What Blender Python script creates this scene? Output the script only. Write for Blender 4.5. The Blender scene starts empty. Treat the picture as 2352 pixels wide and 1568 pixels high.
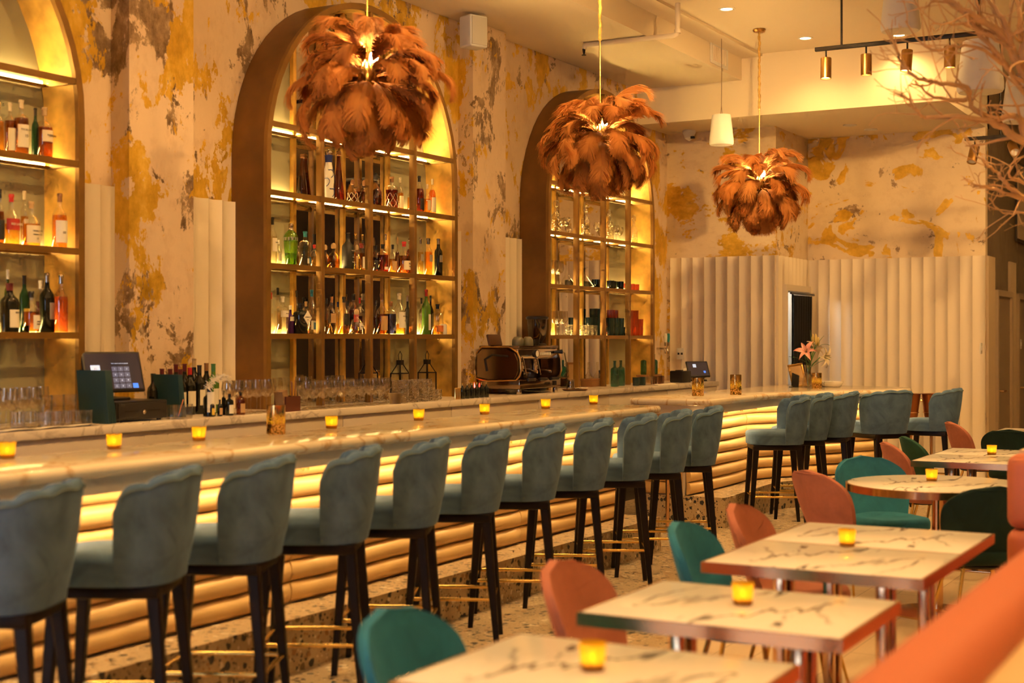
import bpy, bmesh, math, random
from mathutils import Vector, Matrix, Euler
random.seed(7)
PI = math.pi
SC = bpy.context.scene
COL = SC.collection

# ------------------------------------------------------------------ camera
F, CX, HZ, CAMH = 3266.67, 1176.0, 779.0, 1.6      # focal length in px (2352 wide), horizon row, eye height
YAW = math.radians(28.9)                            # axis measured from +X (the bar runs along +X)
AX = (math.cos(YAW), math.sin(YAW)); RT = (math.sin(YAW), -math.cos(YAW))
cam_d = bpy.data.cameras.new('camera'); cam = bpy.data.objects.new('camera', cam_d); COL.objects.link(cam)
cam.location = (0, 0, CAMH); cam.rotation_euler = (PI/2, 0, YAW - PI/2)
cam_d.sensor_width = 36; cam_d.lens = 50; cam_d.shift_y = -5/2352
cam_d.clip_start = 0.05; cam_d.clip_end = 100
cam_d.dof.use_dof = True; cam_d.dof.focus_distance = 12.0; cam_d.dof.aperture_fstop = 2.0
SC.camera = cam
# ------------------------------------------------------------------ world, exposure, light paths
w = bpy.data.worlds.new('world'); SC.world = w; w.use_nodes = True
w.node_tree.nodes['Background'].inputs[0].default_value = (1, .62, .3, 1)
w.node_tree.nodes['Background'].inputs[1].default_value = .05
SC.view_settings.view_transform = 'Standard'; SC.view_settings.look = 'None'
SC.view_settings.gamma = 1; SC.view_settings.use_curve_mapping = False
SC.view_settings.exposure = 0.18
cy = SC.cycles
cy.max_bounces = 5; cy.diffuse_bounces = 3; cy.glossy_bounces = 4; cy.transmission_bounces = 4
cy.transparent_max_bounces = 14; cy.caustics_reflective = False; cy.caustics_refractive = False
cy.use_light_tree = False; cy.adaptive_threshold = .15; cy.adaptive_min_samples = 14
cy.sample_clamp_indirect = 4; cy.sample_clamp_direct = 0
AMBER = (1, .58, .19)
GLOW = (1, .6, .2)

def lamp(kind, name, loc, energy, color=AMBER, parent=None, **kw):
    d = bpy.data.lights.new(name, kind); d.energy = energy; d.color = color
    for k, v in kw.items():
        if k != 'rot': setattr(d, k, v)
    o = bpy.data.objects.new(name, d); COL.objects.link(o); o.location = loc
    if 'rot' in kw: o.rotation_euler = kw['rot']
    if parent: o.parent = parent
    return o

# ------------------------------------------------------------------ pixel -> place
def ray(x):
    u = (x-CX)/F
    return AX[0]+u*RT[0], AX[1]+u*RT[1]
def at_d(x, y, d):
    a, b = ray(x); return Vector((a*d, b*d, CAMH+(HZ-y)/F*d))
def at_z(x, y, z): return at_d(x, y, (CAMH-z)*F/(y-HZ))
def at_Y(x, y, Y): return at_d(x, y, Y/ray(x)[1])
def at_X(x, y, X): return at_d(x, y, X/ray(x)[0])
def depth(p): return p[0]*AX[0]+p[1]*AX[1]

# ------------------------------------------------------------------ materials
MATS = {}
def nt(name):
    m = bpy.data.materials.new(name); m.use_nodes = True
    t = m.node_tree; return m, t, t.nodes['Principled BSDF'], t.nodes['Material Output']
def N(t, typ, **kw):
    n = t.nodes.new(typ)
    for k, v in kw.items():
        if k in ('inp',):
            for kk, vv in v.items(): n.inputs[kk].default_value = vv
        else: setattr(n, k, v)
    return n
def c4(c): return (c[0], c[1], c[2], 1)
def ramp(t, fac, stops, interp='LINEAR'):
    r = N(t, 'ShaderNodeValToRGB'); r.color_ramp.interpolation = interp
    e = r.color_ramp.elements
    while len(e) < len(stops): e.new(.5)
    for i, (p, c) in enumerate(stops):
        e[i].position = p; e[i].color = c4(c) if not isinstance(c, (int, float)) else (c, c, c, 1)
    t.links.new(fac, r.inputs[0]); return r.outputs[0]
def coords(t, scale=(1, 1, 1), kind='Object'):
    tc = N(t, 'ShaderNodeTexCoord'); mp = N(t, 'ShaderNodeMapping'); mp.inputs['Scale'].default_value = scale
    t.links.new(tc.outputs[kind], mp.inputs[0]); return mp.outputs[0]
def noise(t, vec, scale, detail=4, rough=.55, dist=0.0):
    n = N(t, 'ShaderNodeTexNoise', inp={'Scale': scale, 'Detail': detail, 'Roughness': rough, 'Distortion': dist})
    t.links.new(vec, n.inputs['Vector']); return n.outputs[0]
def mixc(t, fac, a, b):
    m = N(t, 'ShaderNodeMix', data_type='RGBA')
    for sock, v in ((m.inputs[0], fac), (m.inputs[6], a), (m.inputs[7], b)):
        if hasattr(v, 'is_linked'): t.links.new(v, sock)
        else: sock.default_value = c4(v) if not isinstance(v, (int, float)) else v
    return m.outputs[2]
def math_(t, op, a, b=0.0):
    m = N(t, 'ShaderNodeMath', operation=op)
    for s, v in ((m.inputs[0], a), (m.inputs[1], b)):
        if hasattr(v, 'is_linked'): t.links.new(v, s)
        else: s.default_value = v
    return m.outputs[0]
def bump(t, b, h, strength=.2, dist=.02):
    n = N(t, 'ShaderNodeBump', inp={'Strength': strength, 'Distance': dist})
    t.links.new(h, n.inputs['Height']); t.links.new(n.outputs[0], b.inputs['Normal'])

def plain(name, col, rough=.5, metal=0, var=.08, vs=8, spec=.5, bumpy=0, sheen=0, coat=0):
    if name in MATS: return MATS[name]
    m, t, b, o = nt(name)
    if var < .15 and not bumpy:
        b.inputs['Base Color'].default_value = c4(col)
        b.inputs['Roughness'].default_value = rough; b.inputs['Metallic'].default_value = metal; b.inputs['Specular IOR Level'].default_value = spec
        MATS[name] = m; return m
    v = noise(t, coords(t), vs, 3)
    dk = tuple(max(0, x*(1-var)) for x in col); lt = tuple(min(1, x*(1+var)) for x in col)
    t.links.new(ramp(t, v, [(.3, dk), (.7, lt)]), b.inputs['Base Color'])
    b.inputs['Roughness'].default_value = rough; b.inputs['Metallic'].default_value = metal
    b.inputs['Specular IOR Level'].default_value = spec
    if sheen: b.inputs['Sheen Weight'].default_value = sheen; b.inputs['Sheen Roughness'].default_value = .4
    if coat: b.inputs['Coat Weight'].default_value = coat
    if bumpy: bump(t, b, noise(t, coords(t), vs*6, 3), bumpy, .01)
    MATS[name] = m; return m
def velvet(name, col, spread=.5):
    if name in MATS: return MATS[name]
    m, t, b, o = nt(name)
    v = noise(t, coords(t), 6.5, 3, .6, .8); v2 = noise(t, coords(t), 40, 2)
    a = ramp(t, v, [(.32, tuple(x*(1-.45*spread) for x in col)), (.5, col), (.7, tuple(min(1, x*(1+.5*spread)) for x in col))])
    t.links.new(mixc(t, math_(t, 'MULTIPLY', v2, .25), a, tuple(x*.6 for x in col)), b.inputs['Base Color'])
    b.inputs['Roughness'].default_value = .8; b.inputs['Specular IOR Level'].default_value = .2
    b.inputs['Sheen Weight'].default_value = .4; b.inputs['Sheen Roughness'].default_value = .35
    b.inputs['Sheen Tint'].default_value = c4(tuple(min(1, x*1.6+.1) for x in col))
    bump(t, b, v2, .08, .004)
    MATS[name] = m; return m
def emit(name, col, s):
    if name in MATS: return MATS[name]
    m, t, b, o = nt(name)
    b.inputs['Base Color'].default_value = c4(col)
    b.inputs['Emission Color'].default_value = c4(col); b.inputs['Emission Strength'].default_value = s
    MATS[name] = m; return m
def thin_glass(name, tint=(1, 1, 1), edge=.55, base=.05, rough=.04, bumps=0, body=0.0, bodycol=None):
    """thin-walled glass: tinted transparency, glossy towards the rim; body adds a little scattering for liquids"""
    if name in MATS: return MATS[name]
    m, t, b, o = nt(name); t.nodes.remove(b)
    tr = N(t, 'ShaderNodeBsdfTransparent'); tr.inputs[0].default_value = c4(tint)
    gl = N(t, 'ShaderNodeBsdfGlossy'); gl.inputs['Color'].default_value = (1, 1, 1, 1); gl.inputs['Roughness'].default_value = rough
    lw = N(t, 'ShaderNodeLayerWeight'); lw.inputs[0].default_value = .35
    f = math_(t, 'ADD', math_(t, 'MULTIPLY', math_(t, 'POWER', lw.outputs['Facing'], 2.2), edge), base)
    if bumps:
        bn = N(t, 'ShaderNodeBump', inp={'Strength': .9, 'Distance': .01})
        vo = N(t, 'ShaderNodeTexVoronoi', inp={'Scale': bumps}); t.links.new(coords(t), vo.inputs['Vector'])
        t.links.new(vo.outputs['Distance'], bn.inputs['Height'])
        t.links.new(bn.outputs[0], gl.inputs['Normal']); t.links.new(bn.outputs[0], lw.inputs['Normal'])
    mx = N(t, 'ShaderNodeMixShader'); t.links.new(f, mx.inputs[0])
    base_sh = tr.outputs[0]
    if body:
        tl = N(t, 'ShaderNodeBsdfTranslucent'); tl.inputs[0].default_value = c4(bodycol or tint)
        m2 = N(t, 'ShaderNodeMixShader'); m2.inputs[0].default_value = body
        t.links.new(tr.outputs[0], m2.inputs[1]); t.links.new(tl.outputs[0], m2.inputs[2]); base_sh = m2.outputs[0]
    t.links.new(base_sh, mx.inputs[1]); t.links.new(gl.outputs[0], mx.inputs[2])
    t.links.new(mx.outputs[0], o.inputs[0]); MATS[name] = m; return m

def plaster(name, base1, base2, sz=(1, 1, .6), gold_lo=.6, worn_lo=.6, seed=0.0, stroke=False, silver=False):
    m, t, b, o = nt(name)
    vec = coords(t, sz)
    ad = N(t, 'ShaderNodeVectorMath', operation='ADD'); ad.inputs[1].default_value = (seed, seed*.7, seed*1.3)
    t.links.new(vec, ad.inputs[0]); v = ad.outputs[0]
    big = noise(t, v, 1.1, 3); fine = noise(t, v, 26, 5, .65)
    base = ramp(t, big, [(.3, base1), (.7, base2)])
    base = mixc(t, math_(t, 'MULTIPLY', fine, .25), base, tuple(x*.8 for x in base1))
    n1 = noise(t, v, 3.0 if not stroke else 2.4, 8 if not stroke else 5, .67 if not stroke else .5, .3 if not stroke else 1.6)
    ad2 = N(t, 'ShaderNodeVectorMath', operation='ADD'); ad2.inputs[1].default_value = (7.3+seed, 2.1, 5.7); t.links.new(v, ad2.inputs[0])
    n2 = noise(t, ad2.outputs[0], 2.8, 9, .72, .3)
    clus = noise(t, ad2.outputs[0], .8, 2)
    n1 = math_(t, 'ADD', n1, math_(t, 'MULTIPLY', math_(t, 'SUBTRACT', clus, .5), .30 if not stroke else 0.0))
    n2 = math_(t, 'ADD', n2, math_(t, 'MULTIPLY', math_(t, 'SUBTRACT', big, .5), .30))
    n1 = math_(t, 'ADD', n1, math_(t, 'MULTIPLY', math_(t, 'SUBTRACT', fine, .5), .16 if not stroke else .05))
    base = mixc(t, ramp(t, noise(t, v, 6, 5, .7), [(.5, 0.0), (.62, .45)]), base, tuple(x*y for x, y in zip(base1, (.84, .80, .76))))
    gm = ramp(t, n1, [(gold_lo, 0.0), (gold_lo+.012, 1.0)])
    wm = ramp(t, n2, [(worn_lo, 0.0), (worn_lo+.02, 1.0)])
    # leaf that wore off leaves grey-brown size behind; silver leaf catches the light
    wc = ramp(t, noise(t, v, 11, 5, .7), [(.35, (.17, .105, .055)), (.55, (.38, .26, .16)), (.72, (.70, .54, .36))])
    gc = ramp(t, noise(t, v, 9, 6, .7), [(.3, (.55, .32, .035)), (.55, (.80, .49, .06)), (.75, (.95, .66, .15))])
    col = mixc(t, wm, base, wc); col = mixc(t, gm, col, gc)
    t.links.new(col, b.inputs['Base Color'])
    t.links.new(math_(t, 'ADD', math_(t, 'MULTIPLY', gm, .3), math_(t, 'MULTIPLY', wm, .3)), b.inputs['Metallic'])
    t.links.new(math_(t, 'SUBTRACT', .72, math_(t, 'MULTIPLY', math_(t, 'MAXIMUM', gm, wm), .32)), b.inputs['Roughness'])
    b.inputs['Specular IOR Level'].default_value = .3
    bump(t, b, math_(t, 'ADD', fine, math_(t, 'MULTIPLY', math_(t, 'MAXIMUM', gm, wm), -.8)), .25, .01)
    MATS[name] = m; return m

def marble(name, base, vein, scale=2.2, width=.02, rough=.12, soft=.5, rot=0.0, sc=(1, 1.7, 1)):
    m, t, b, o = nt(name); v = coords(t, sc)
    v.node.inputs['Rotation'].default_value = (0, 0, rot)
    warp = noise(t, v, 1.3, 4)
    ad = N(t, 'ShaderNodeVectorMath', operation='MULTIPLY_ADD'); ad.inputs[1].default_value = (.6, .6, .6)
    cmb = N(t, 'ShaderNodeCombineXYZ'); t.links.new(warp, cmb.inputs[0]); t.links.new(warp, cmb.inputs[1])
    t.links.new(cmb.outputs[0], ad.inputs[0]); t.links.new(v, ad.inputs[2])
    n1 = noise(t, ad.outputs[0], scale, 5, .5, .4)
    d = math_(t, 'ABSOLUTE', math_(t, 'SUBTRACT', n1, .5))
    vm = ramp(t, d, [(0.0, 1.0), (width, .55), (width*2.2, 0.0)])
    gate = ramp(t, noise(t, v, 1.1, 2), [(.36, 0.0), (.5, 1.0)])
    vm = math_(t, 'MULTIPLY', vm, gate)
    cloud = ramp(t, noise(t, v, 3, 5), [(.35, tuple(x*(1-.12*soft) for x in base)), (.7, base)])
    t.links.new(mixc(t, vm, cloud, vein), b.inputs['Base Color'])
    b.inputs['Roughness'].default_value = rough
    MATS[name] = m; return m

def terrazzo(name, base, rough=.35, scale=30):
    m, t, b, o = nt(name); v = coords(t)
    col = None
    def chips(sc, rmin, stops, prev, seed):
        ad = N(t, 'ShaderNodeVectorMath', operation='ADD'); ad.inputs[1].default_value = (seed, seed, seed); t.links.new(v, ad.inputs[0])
        w_ = noise(t, ad.outputs[0], sc*1.6, 2)
        a2 = N(t, 'ShaderNodeVectorMath', operation='MULTIPLY_ADD'); a2.inputs[1].default_value = (.5/sc,)*3
        cb = N(t, 'ShaderNodeCombineXYZ'); t.links.new(w_, cb.inputs[0]); t.links.new(w_, cb.inputs[1]); t.links.new(w_, cb.inputs[2])
        t.links.new(cb.outputs[0], a2.inputs[0]); t.links.new(ad.outputs[0], a2.inputs[2])
        vo = N(t, 'ShaderNodeTexVoronoi', inp={'Scale': sc, 'Randomness': 1.0}); t.links.new(a2.outputs[0], vo.inputs['Vector'])
        sep = N(t, 'ShaderNodeSeparateColor'); t.links.new(vo.outputs['Color'], sep.inputs[0])
        lim = math_(t, 'MULTIPLY', sep.outputs[1], rmin)
        mk = math_(t, 'LESS_THAN', vo.outputs['Distance'], lim)
        cc = ramp(t, sep.outputs[0], stops, 'CONSTANT')
        return mixc(t, mk, prev, cc)
    fine = ramp(t, noise(t, v, 60, 3), [(.3, tuple(x*.85 for x in base)), (.7, base)])
    st = [(0, (.03, .03, .035)), (.36, (.17, .12, .07)), (.55, (.36, .2, .09)), (.72, (.5, .36, .22)), (.86, (.8, .7, .55))]
    col = chips(scale*2, .42, st, fine, 3.1)
    col = chips(scale, .56, st, col, 0.0)
    t.links.new(col, b.inputs['Base Color']); b.inputs['Roughness'].default_value = rough
    MATS[name] = m; return m

plaster('plaster_arch', (.78, .58, .42), (.86, .67, .49), (1, 1, .62), .538, .552, 0.0)
plaster('plaster_far', (.82, .64, .44), (.90, .74, .54), (1, .8, .9), .565, .585, 4.2, stroke=True)
plaster('plaster_side', (.80, .62, .44), (.88, .72, .52), (1.2, .9, 1.5), .55, .62, 9.1)
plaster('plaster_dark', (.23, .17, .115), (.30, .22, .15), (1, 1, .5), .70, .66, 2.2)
M_CREAM = plain('cream_paint', (.86, .74, .60), .6, 0, .03, 2)
M_CEIL = plain('ceiling_paint', (.88, .74, .55), .7, 0, .02, 1.5)
M_FLUTE = plain('flute_plaster', (.87, .75, .61), .6, 0, .03, 3)
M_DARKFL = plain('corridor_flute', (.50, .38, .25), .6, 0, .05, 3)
M_BRONZE = plain('dark_bronze', (.19, .09, .022), .42, .45, .22, 3, bumpy=.05)
M_GOLDPANEL = plain('aged_gold', (.74, .43, .09), .42, .25, .38, 5, bumpy=.06)
M_BRASS = plain('brass', (.83, .56, .17), .22, 1, .08, 12)
M_ROSEGOLD = plain('rose_gold', (.78, .48, .26), .16, 1, .05, 8)
M_SATINBRASS = plain('satin_brass', (.62, .38, .13), .32, 1, .1, 20)
M_BLACK = plain('black_metal', (.018, .014, .012), .4, .3, .1, 10)
M_BLACKP = plain('black_plastic', (.014, .012, .013), .35, 0, .1, 10)
M_WOODLEG = plain('espresso_wood', (.006, .003, .0025), .4, 0, .2, 14, .25)
M_STEEL = plain('polished_steel', (.62, .56, .50), .14, 1, .06, 8)
M_DKSTEEL = plain('smoked_steel', (.30, .22, .15), .16, 1, .06, 8)
M_SAGE = plain('sage_panel', (.40, .37, .24), .45, 0, .04, 2)
M_WHITE = plain('white_paint', (.86, .82, .76), .5, 0, .02, 4)
M_WHITEP = plain('white_plastic', (.80, .77, .74), .45, 0, .02, 4)
M_PAPER = plain('label_paper', (.82, .76, .66), .7, 0, .04, 20)
M_CORAL = velvet('coral_velvet', (.50, .185, .12), .3)
M_CORALV = plain('coral_leather', (.58, .16, .08), .48, 0, .05, 5)
M_TEAL = velvet('teal_velvet', (.03, .19, .31), .5)
M_GREEN = velvet('deep_green_velvet', (.010, .030, .026), .5)
M_GREEN2 = velvet('forest_velvet', (.022, .085, .060), .5)
M_STOOL = velvet('slate_blue_velvet', (.095, .168, .29), .6)
M_PIPING = plain('stool_piping', (.12, .18, .2), .8)
M_PAD = plain('gold_vinyl', (.74, .48, .20), .40, .1, .05, 4, bumpy=.05)
M_PADG = plain('groove_shadow_gap', (.06, .03, .012), .8)
M_TABLE = marble('table_marble', (.93, .88, .82), (.035, .025, .03), 1.6, .010, .17, .5, .75, (.75, 2.3, 1))
M_BARTOP = marble('bar_marble', (.90, .78, .60), (.58, .38, .20), 2.6, .014, .12, 1.0)
M_BACKTOP = marble('counter_quartz', (.80, .70, .60), (.5, .42, .36), 3.0, .012, .25)
M_TERR = terrazzo('terrazzo', (.56, .42, .26), .32, 26)
M_MIRROR = plain('mirror', (.80, .76, .68), .015, 1, 0, 1)
M_LED = emit('led_strip', (1, .66, .22), 85)
M_LEDBAR = emit('bar_led_strip', (1, .67, .28), 44)
M_CLEAR = thin_glass('clear_glass', (.97, .95, .91), .75, .09)
M_CUT = thin_glass('cut_glass', (.95, .92, .85), .9, .14, .06, 60)
M_SHELFGL = thin_glass('shelf_glass', (.92, .95, .88), .3, .05)
M_FEATHER = None
# ------------------------------------------------------------------ mesh helpers
class MB:
    def __init__(s): s.v = []; s.f = []
    def add(s, vs, fs):
        b = len(s.v); s.v += [tuple(p) for p in vs]; s.f += [tuple(i+b for i in f) for f in fs]; return s
    def box(s, x0, x1, y0, y1, z0, z1):
        vs = [(x, y, z) for z in (z0, z1) for y in (y0, y1) for x in (x0, x1)]
        return s.add(vs, [(0, 2, 3, 1), (4, 5, 7, 6), (0, 1, 5, 4), (2, 6, 7, 3), (0, 4, 6, 2), (1, 3, 7, 5)])
    def rbox(s, x0, x1, y0, y1, z0, z1, r=.01, seg=2):
        bm = bmesh.new(); bmesh.ops.create_cube(bm, size=1)
        for v in bm.verts:
            v.co = Vector((x0 if v.co.x < 0 else x1, y0 if v.co.y < 0 else y1, z0 if v.co.z < 0 else z1))
        bmesh.ops.bevel(bm, geom=bm.edges[:]+bm.verts[:], offset=r, segments=seg, profile=.5, affect='EDGES')
        bm.verts.index_update()
        s.add([v.co.copy() for v in bm.verts], [[v.index for v in f.verts] for f in bm.faces]); bm.free(); return s
    def prism(s, poly, z0, z1):
        n = len(poly)
        vs = [(x, y, z0) for x, y in poly]+[(x, y, z1) for x, y in poly]
        fs = [tuple(range(n-1, -1, -1)), tuple(range(n, 2*n))]+[(i, (i+1) % n, n+(i+1) % n, n+i) for i in range(n)]
        return s.add(vs, fs)
    def lathe(s, prof, n=20, c=(0, 0, 0), caps=True, a0=0, a1=2*PI):
        full = abs(a1-a0-2*PI) < 1e-6; m = n if full else n+1
        vs = []
        for r, z in prof:
            for i in range(m):
                a = a0+(a1-a0)*i/n
                vs.append((c[0]+r*math.cos(a), c[1]+r*math.sin(a), c[2]+z))
        fs = []
        for k in range(len(prof)-1):
            for i in range(n):
                j = (i+1) % m if full else i+1
                fs.append((k*m+i, k*m+j, (k+1)*m+j, (k+1)*m+i))
        if caps and full:
            if prof[0][0] > 1e-5: fs.append(tuple(range(n-1, -1, -1)))
            if prof[-1][0] > 1e-5: fs.append(tuple((len(prof)-1)*m+i for i in range(n)))
        return s.add(vs, fs)
    def tube(s, pts, rad, n=8, closed=False, cap=True):
        pts = [Vector(p) for p in pts]; k = len(pts)
        rads = rad if isinstance(rad, (list, tuple)) else [rad]*k
        vs = []; up = None
        for i, p in enumerate(pts):
            a = pts[(i-1) % k] if (closed or i > 0) else p
            b = pts[(i+1) % k] if (closed or i < k-1) else p
            tg = (b-a).normalized()
            if up is None: up = Vector((0, 0, 1)) if abs(tg.z) < .9 else Vector((1, 0, 0))
            sx = tg.cross(up).normalized(); sy = sx.cross(tg).normalized(); up = sy
            for j in range(n):
                an = 2*PI*j/n; vs.append(p+(sx*math.cos(an)+sy*math.sin(an))*rads[i])
        fs = []
        for i in range(k if closed else k-1):
            for j in range(n):
                i2 = (i+1) % k; j2 = (j+1) % n
                fs.append((i*n+j, i*n+j2, i2*n+j2, i2*n+j))
        if cap and not closed: fs += [tuple(range(n-1, -1, -1)), tuple((k-1)*n+j for j in range(n))]
        return s.add(vs, fs)
    def grid(s, rows, close_u=False, close_v=False):
        nu = len(rows[0]); nv = len(rows); vs = [p for r in rows for p in r]; fs = []
        for i in range(nv if close_v else nv-1):
            for j in range(nu if close_u else nu-1):
                i2 = (i+1) % nv; j2 = (j+1) % nu
                fs.append((i*nu+j, i*nu+j2, i2*nu+j2, i2*nu+j))
        return s.add(vs, fs)
    def xf(s, M):
        s.v = [tuple(M @ Vector(p)) for p in s.v]; return s
    def mesh(s, name, mat, smooth=True, angle=40):
        me = bpy.data.meshes.new(name); me.from_pydata(s.v, [], s.f); me.validate()
        bm = bmesh.new(); bm.from_mesh(me); bmesh.ops.recalc_face_normals(bm, faces=bm.faces[:]); bm.to_mesh(me); bm.free()
        if smooth:
            me.polygons.foreach_set('use_smooth', [True]*len(me.polygons)); me.set_sharp_from_angle(angle=math.radians(angle))
        if mat: me.materials.append(mat)
        return me
    def build(s, name, mat, parent=None, smooth=True, angle=40, label=None):
        return link(name, s.mesh(name, mat, smooth, angle), parent, label)
def link(name, me, parent=None, label=None):
    o = bpy.data.objects.new(name, me); COL.objects.link(o)
    if parent is not None: o.parent = parent
    if label: o['label'] = label
    return o
def tag(o, label=None, cat=None, group=None, kind=None):
    if label: o['label'] = label
    if cat: o['category'] = cat
    if group: o['group'] = group
    if kind: o['kind'] = kind
    return o
def thing(name, label, cat, loc=(0, 0, 0), rz=0, group=None):
    o = bpy.data.objects.new(name, None); COL.objects.link(o); o.empty_display_size = .05
    o.location = loc; o.rotation_euler = (0, 0, rz); return tag(o, label, cat, group)
def struct(o): o['kind'] = 'structure'; return o
def copy_tree(o, parent=None, kids=None):
    c = o.copy(); COL.objects.link(c)
    if parent is not None: c.parent = parent
    for ch in KIDS(o): copy_tree(ch, c)
    return c
def KIDS(o): return [x for x in o.children]
def dup(o, loc, rz, label, group=None, scale=None):
    c = copy_tree(o); c.location = loc; c.rotation_euler = (0, 0, rz); c['label'] = label
    if group: c['group'] = group
    if scale: c.scale = scale
    return c
def lettering(name, text, size, mat, parent, loc, rot, align='CENTER', depth_=.0004):
    cu = bpy.data.curves.new('t', 'FONT'); cu.body = text; cu.size = size; cu.align_x = align; cu.align_y = 'CENTER'; cu.extrude = depth_
    to = bpy.data.objects.new('t', cu); COL.objects.link(to)
    dg = bpy.context.evaluated_depsgraph_get(); me = bpy.data.meshes.new_from_object(to.evaluated_get(dg))
    bpy.data.objects.remove(to); bpy.data.curves.remove(cu)
    me.name = name; me.materials.clear(); me.materials.append(mat)
    o = link(name, me, parent); o.location = loc; o.rotation_euler = rot; return o
def circ(r, n, z=0, c=(0, 0)): return [(c[0]+r*math.cos(2*PI*i/n), c[1]+r*math.sin(2*PI*i/n), z) for i in range(n)]
ORD = ['first', 'second', 'third', 'fourth', 'fifth', 'sixth', 'seventh', 'eighth', 'ninth', 'tenth', 'eleventh', 'twelfth', 'thirteenth']
FACE_CAM = math.atan2(-AX[1], -AX[0])      # direction from things towards the room's viewing side
# ------------------------------------------------------------------ room shell
YF, YW, YC, ZC = 6.1, 6.41, 5.75, 1.125
ZUP, ZLOW, ZSOF = 4.63, 4.37, 3.98
def sbox(name, mat, *b, smooth=False):
    return struct(MB().box(*b).build(name, mat, None, smooth))
m, t, b, o = nt('plank_tile')
v = coords(t)
bk = N(t, 'ShaderNodeTexBrick', inp={'Scale': 1.0, 'Mortar Size': .004, 'Brick Width': 1.2, 'Row Height': .2, 'Color1': (.62, .46, .30, 1), 'Color2': (.70, .54, .36, 1), 'Mortar': (.40, .28, .18, 1)})
t.links.new(v, bk.inputs['Vector'])
t.links.new(mixc(t, math_(t, 'MULTIPLY', noise(t, coords(t, (2, 20, 1)), 3, 4), .35), bk.outputs[0], (.48, .34, .22)), b.inputs['Base Color'])
b.inputs['Roughness'].default_value = .42; M_PLANK = m
sbox('floor', M_PLANK, -4.2, 22, -3.7, 2.9, -.1, 0)
sbox('floor_terrazzo', M_TERR, -4.2, 22, 2.9, 6.6, -.1, 0)
sbox('ceiling', M_CEIL, -4.2, 22, -3.7, 5.2, ZUP, ZUP+.1)
sbox('ceiling_soffit_bar', M_CEIL, -4.2, 14.5, 5.2, 6.6, ZLOW, ZUP+.1)
sbox('ceiling_soffit_end', M_CEIL, 14.5, 16.75, 3.06, 6.6, ZSOF, ZUP+.1)
sbox('trim_1', M_CEIL, -4.2, 14.5, 4.97, 5.2, ZUP-.03, ZUP)
wall_l = sbox('wall_left', MATS['plaster_arch'], -4.2, 15.34, YW, YW+.19, 0, ZLOW)
wall_far = sbox('wall_far', MATS['plaster_side'], 15.34, 15.42, 5.22, YW+.19, 0, ZSOF)
# the wall with the curtained doorway (faces the room), opening X 15.56..16.38
mb = MB(); mb.box(15.34, 15.56, 5.1, 5.22, 0, ZSOF); mb.box(16.38, 16.53, 5.1, 5.22, 0, ZSOF); mb.box(15.56, 16.38, 5.1, 5.22, 2.17, ZSOF)
wall_door = struct(mb.build('wall_doorway', MATS['plaster_side'], None, False))
wall_b = sbox('wall_end', MATS['plaster_far'], 16.53, 16.65, 3.06, 5.3, 0, ZSOF)
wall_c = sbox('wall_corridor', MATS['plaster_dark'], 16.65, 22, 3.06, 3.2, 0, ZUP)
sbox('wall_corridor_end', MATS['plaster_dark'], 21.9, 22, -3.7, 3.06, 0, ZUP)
sbox('wall_right', plain('sage_wall', (.34, .29, .19), .7), -4.2, 22, -3.8, -3.6, 0, ZUP)
sbox('wall_rear', plain('rear_wall', (.55, .43, .30), .7), -4.3, -4.2, -3.7, 6.6, 0, ZUP)
# bright service room behind the curtain
mb = MB(); mb.box(15.44, 15.5, 5.22, 6.4, 0, 2.6); mb.box(16.53, 16.6, 5.22, 6.4, 0, 2.6); mb.box(15.44, 16.6, 6.38, 6.44, 0, 2.6); mb.box(15.44, 16.6, 5.22, 6.44, 2.6, 2.65)
struct(mb.build('wall_service_room', M_WHITE, None, False))
lamp('POINT', 'service_room_lamp', (15.8, 5.75, 2.3), 25, (1, .9, .75), shadow_soft_size=.1)
# unseen street window added behind the viewer for cool daylight
sbox('window_1', plain('window_frame_paint', (.7, .62, .5), .5), -4.2, -4.14, 2.0, 5.2, .6, .66)
win = MB().box(-4.19, -4.17, 2.05, 5.15, .7, 3.2).build('pane', emit('daylight_pane', (.5, .7, 1.0), 4.5), bpy.data.objects['window_1'], False)
mb = MB()
for yy in (2.0, 3.05, 4.1, 5.14): mb.box(-4.2, -4.12, yy, yy+.06, .6, 3.26)
mb.box(-4.2, -4.12, 2.0, 5.2, 3.2, 3.26); mb.build('window_frame', MATS['window_frame_paint'], bpy.data.objects['window_1'], False)

# ------------------------------------------------------------------ fluted wainscot: each flute a piece
FW = .1375
def flute_mesh(w, h, dp=.03, mat=M_FLUTE):
    prof = [(0, -.012)]
    for i in range(9):
        q = i/8; prof.append((q*w, -dp+dp*.92*(1-(2*q-1)**2)))
    prof.append((w, -.012))
    vs = []; fs = []
    for z in (0, h):
        vs += [(x, y, z) for x, y in prof]
        vs += [(w, 0, z), (0, 0, z)]
    n = len(prof)+2
    for i in range(n): fs.append((i, (i+1) % n, n+(i+1) % n, n+i))
    fs += [tuple(range(n-1, -1, -1)), tuple(range(n, 2*n))]
    mb = MB(); mb.add(vs, fs); return mb.mesh('flute', mat, True, 50)
FL = flute_mesh(FW, 2.54)
FLS = flute_mesh(FW, 2.54-ZC)
FLN = flute_mesh(FW, 2.54-2.17)
FLD = flute_mesh(.1, 2.54, .03, M_DARKFL)
def flutes(me, parent, x0, y0, z0, n, ang, step=FW):
    for k in range(n):
        o = link('flute', me, parent)
        o.location = (x0+math.cos(ang)*step*k, y0+math.sin(ang)*step*k, z0); o.rotation_euler = (0, 0, ang)
TRIM = 9
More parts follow.
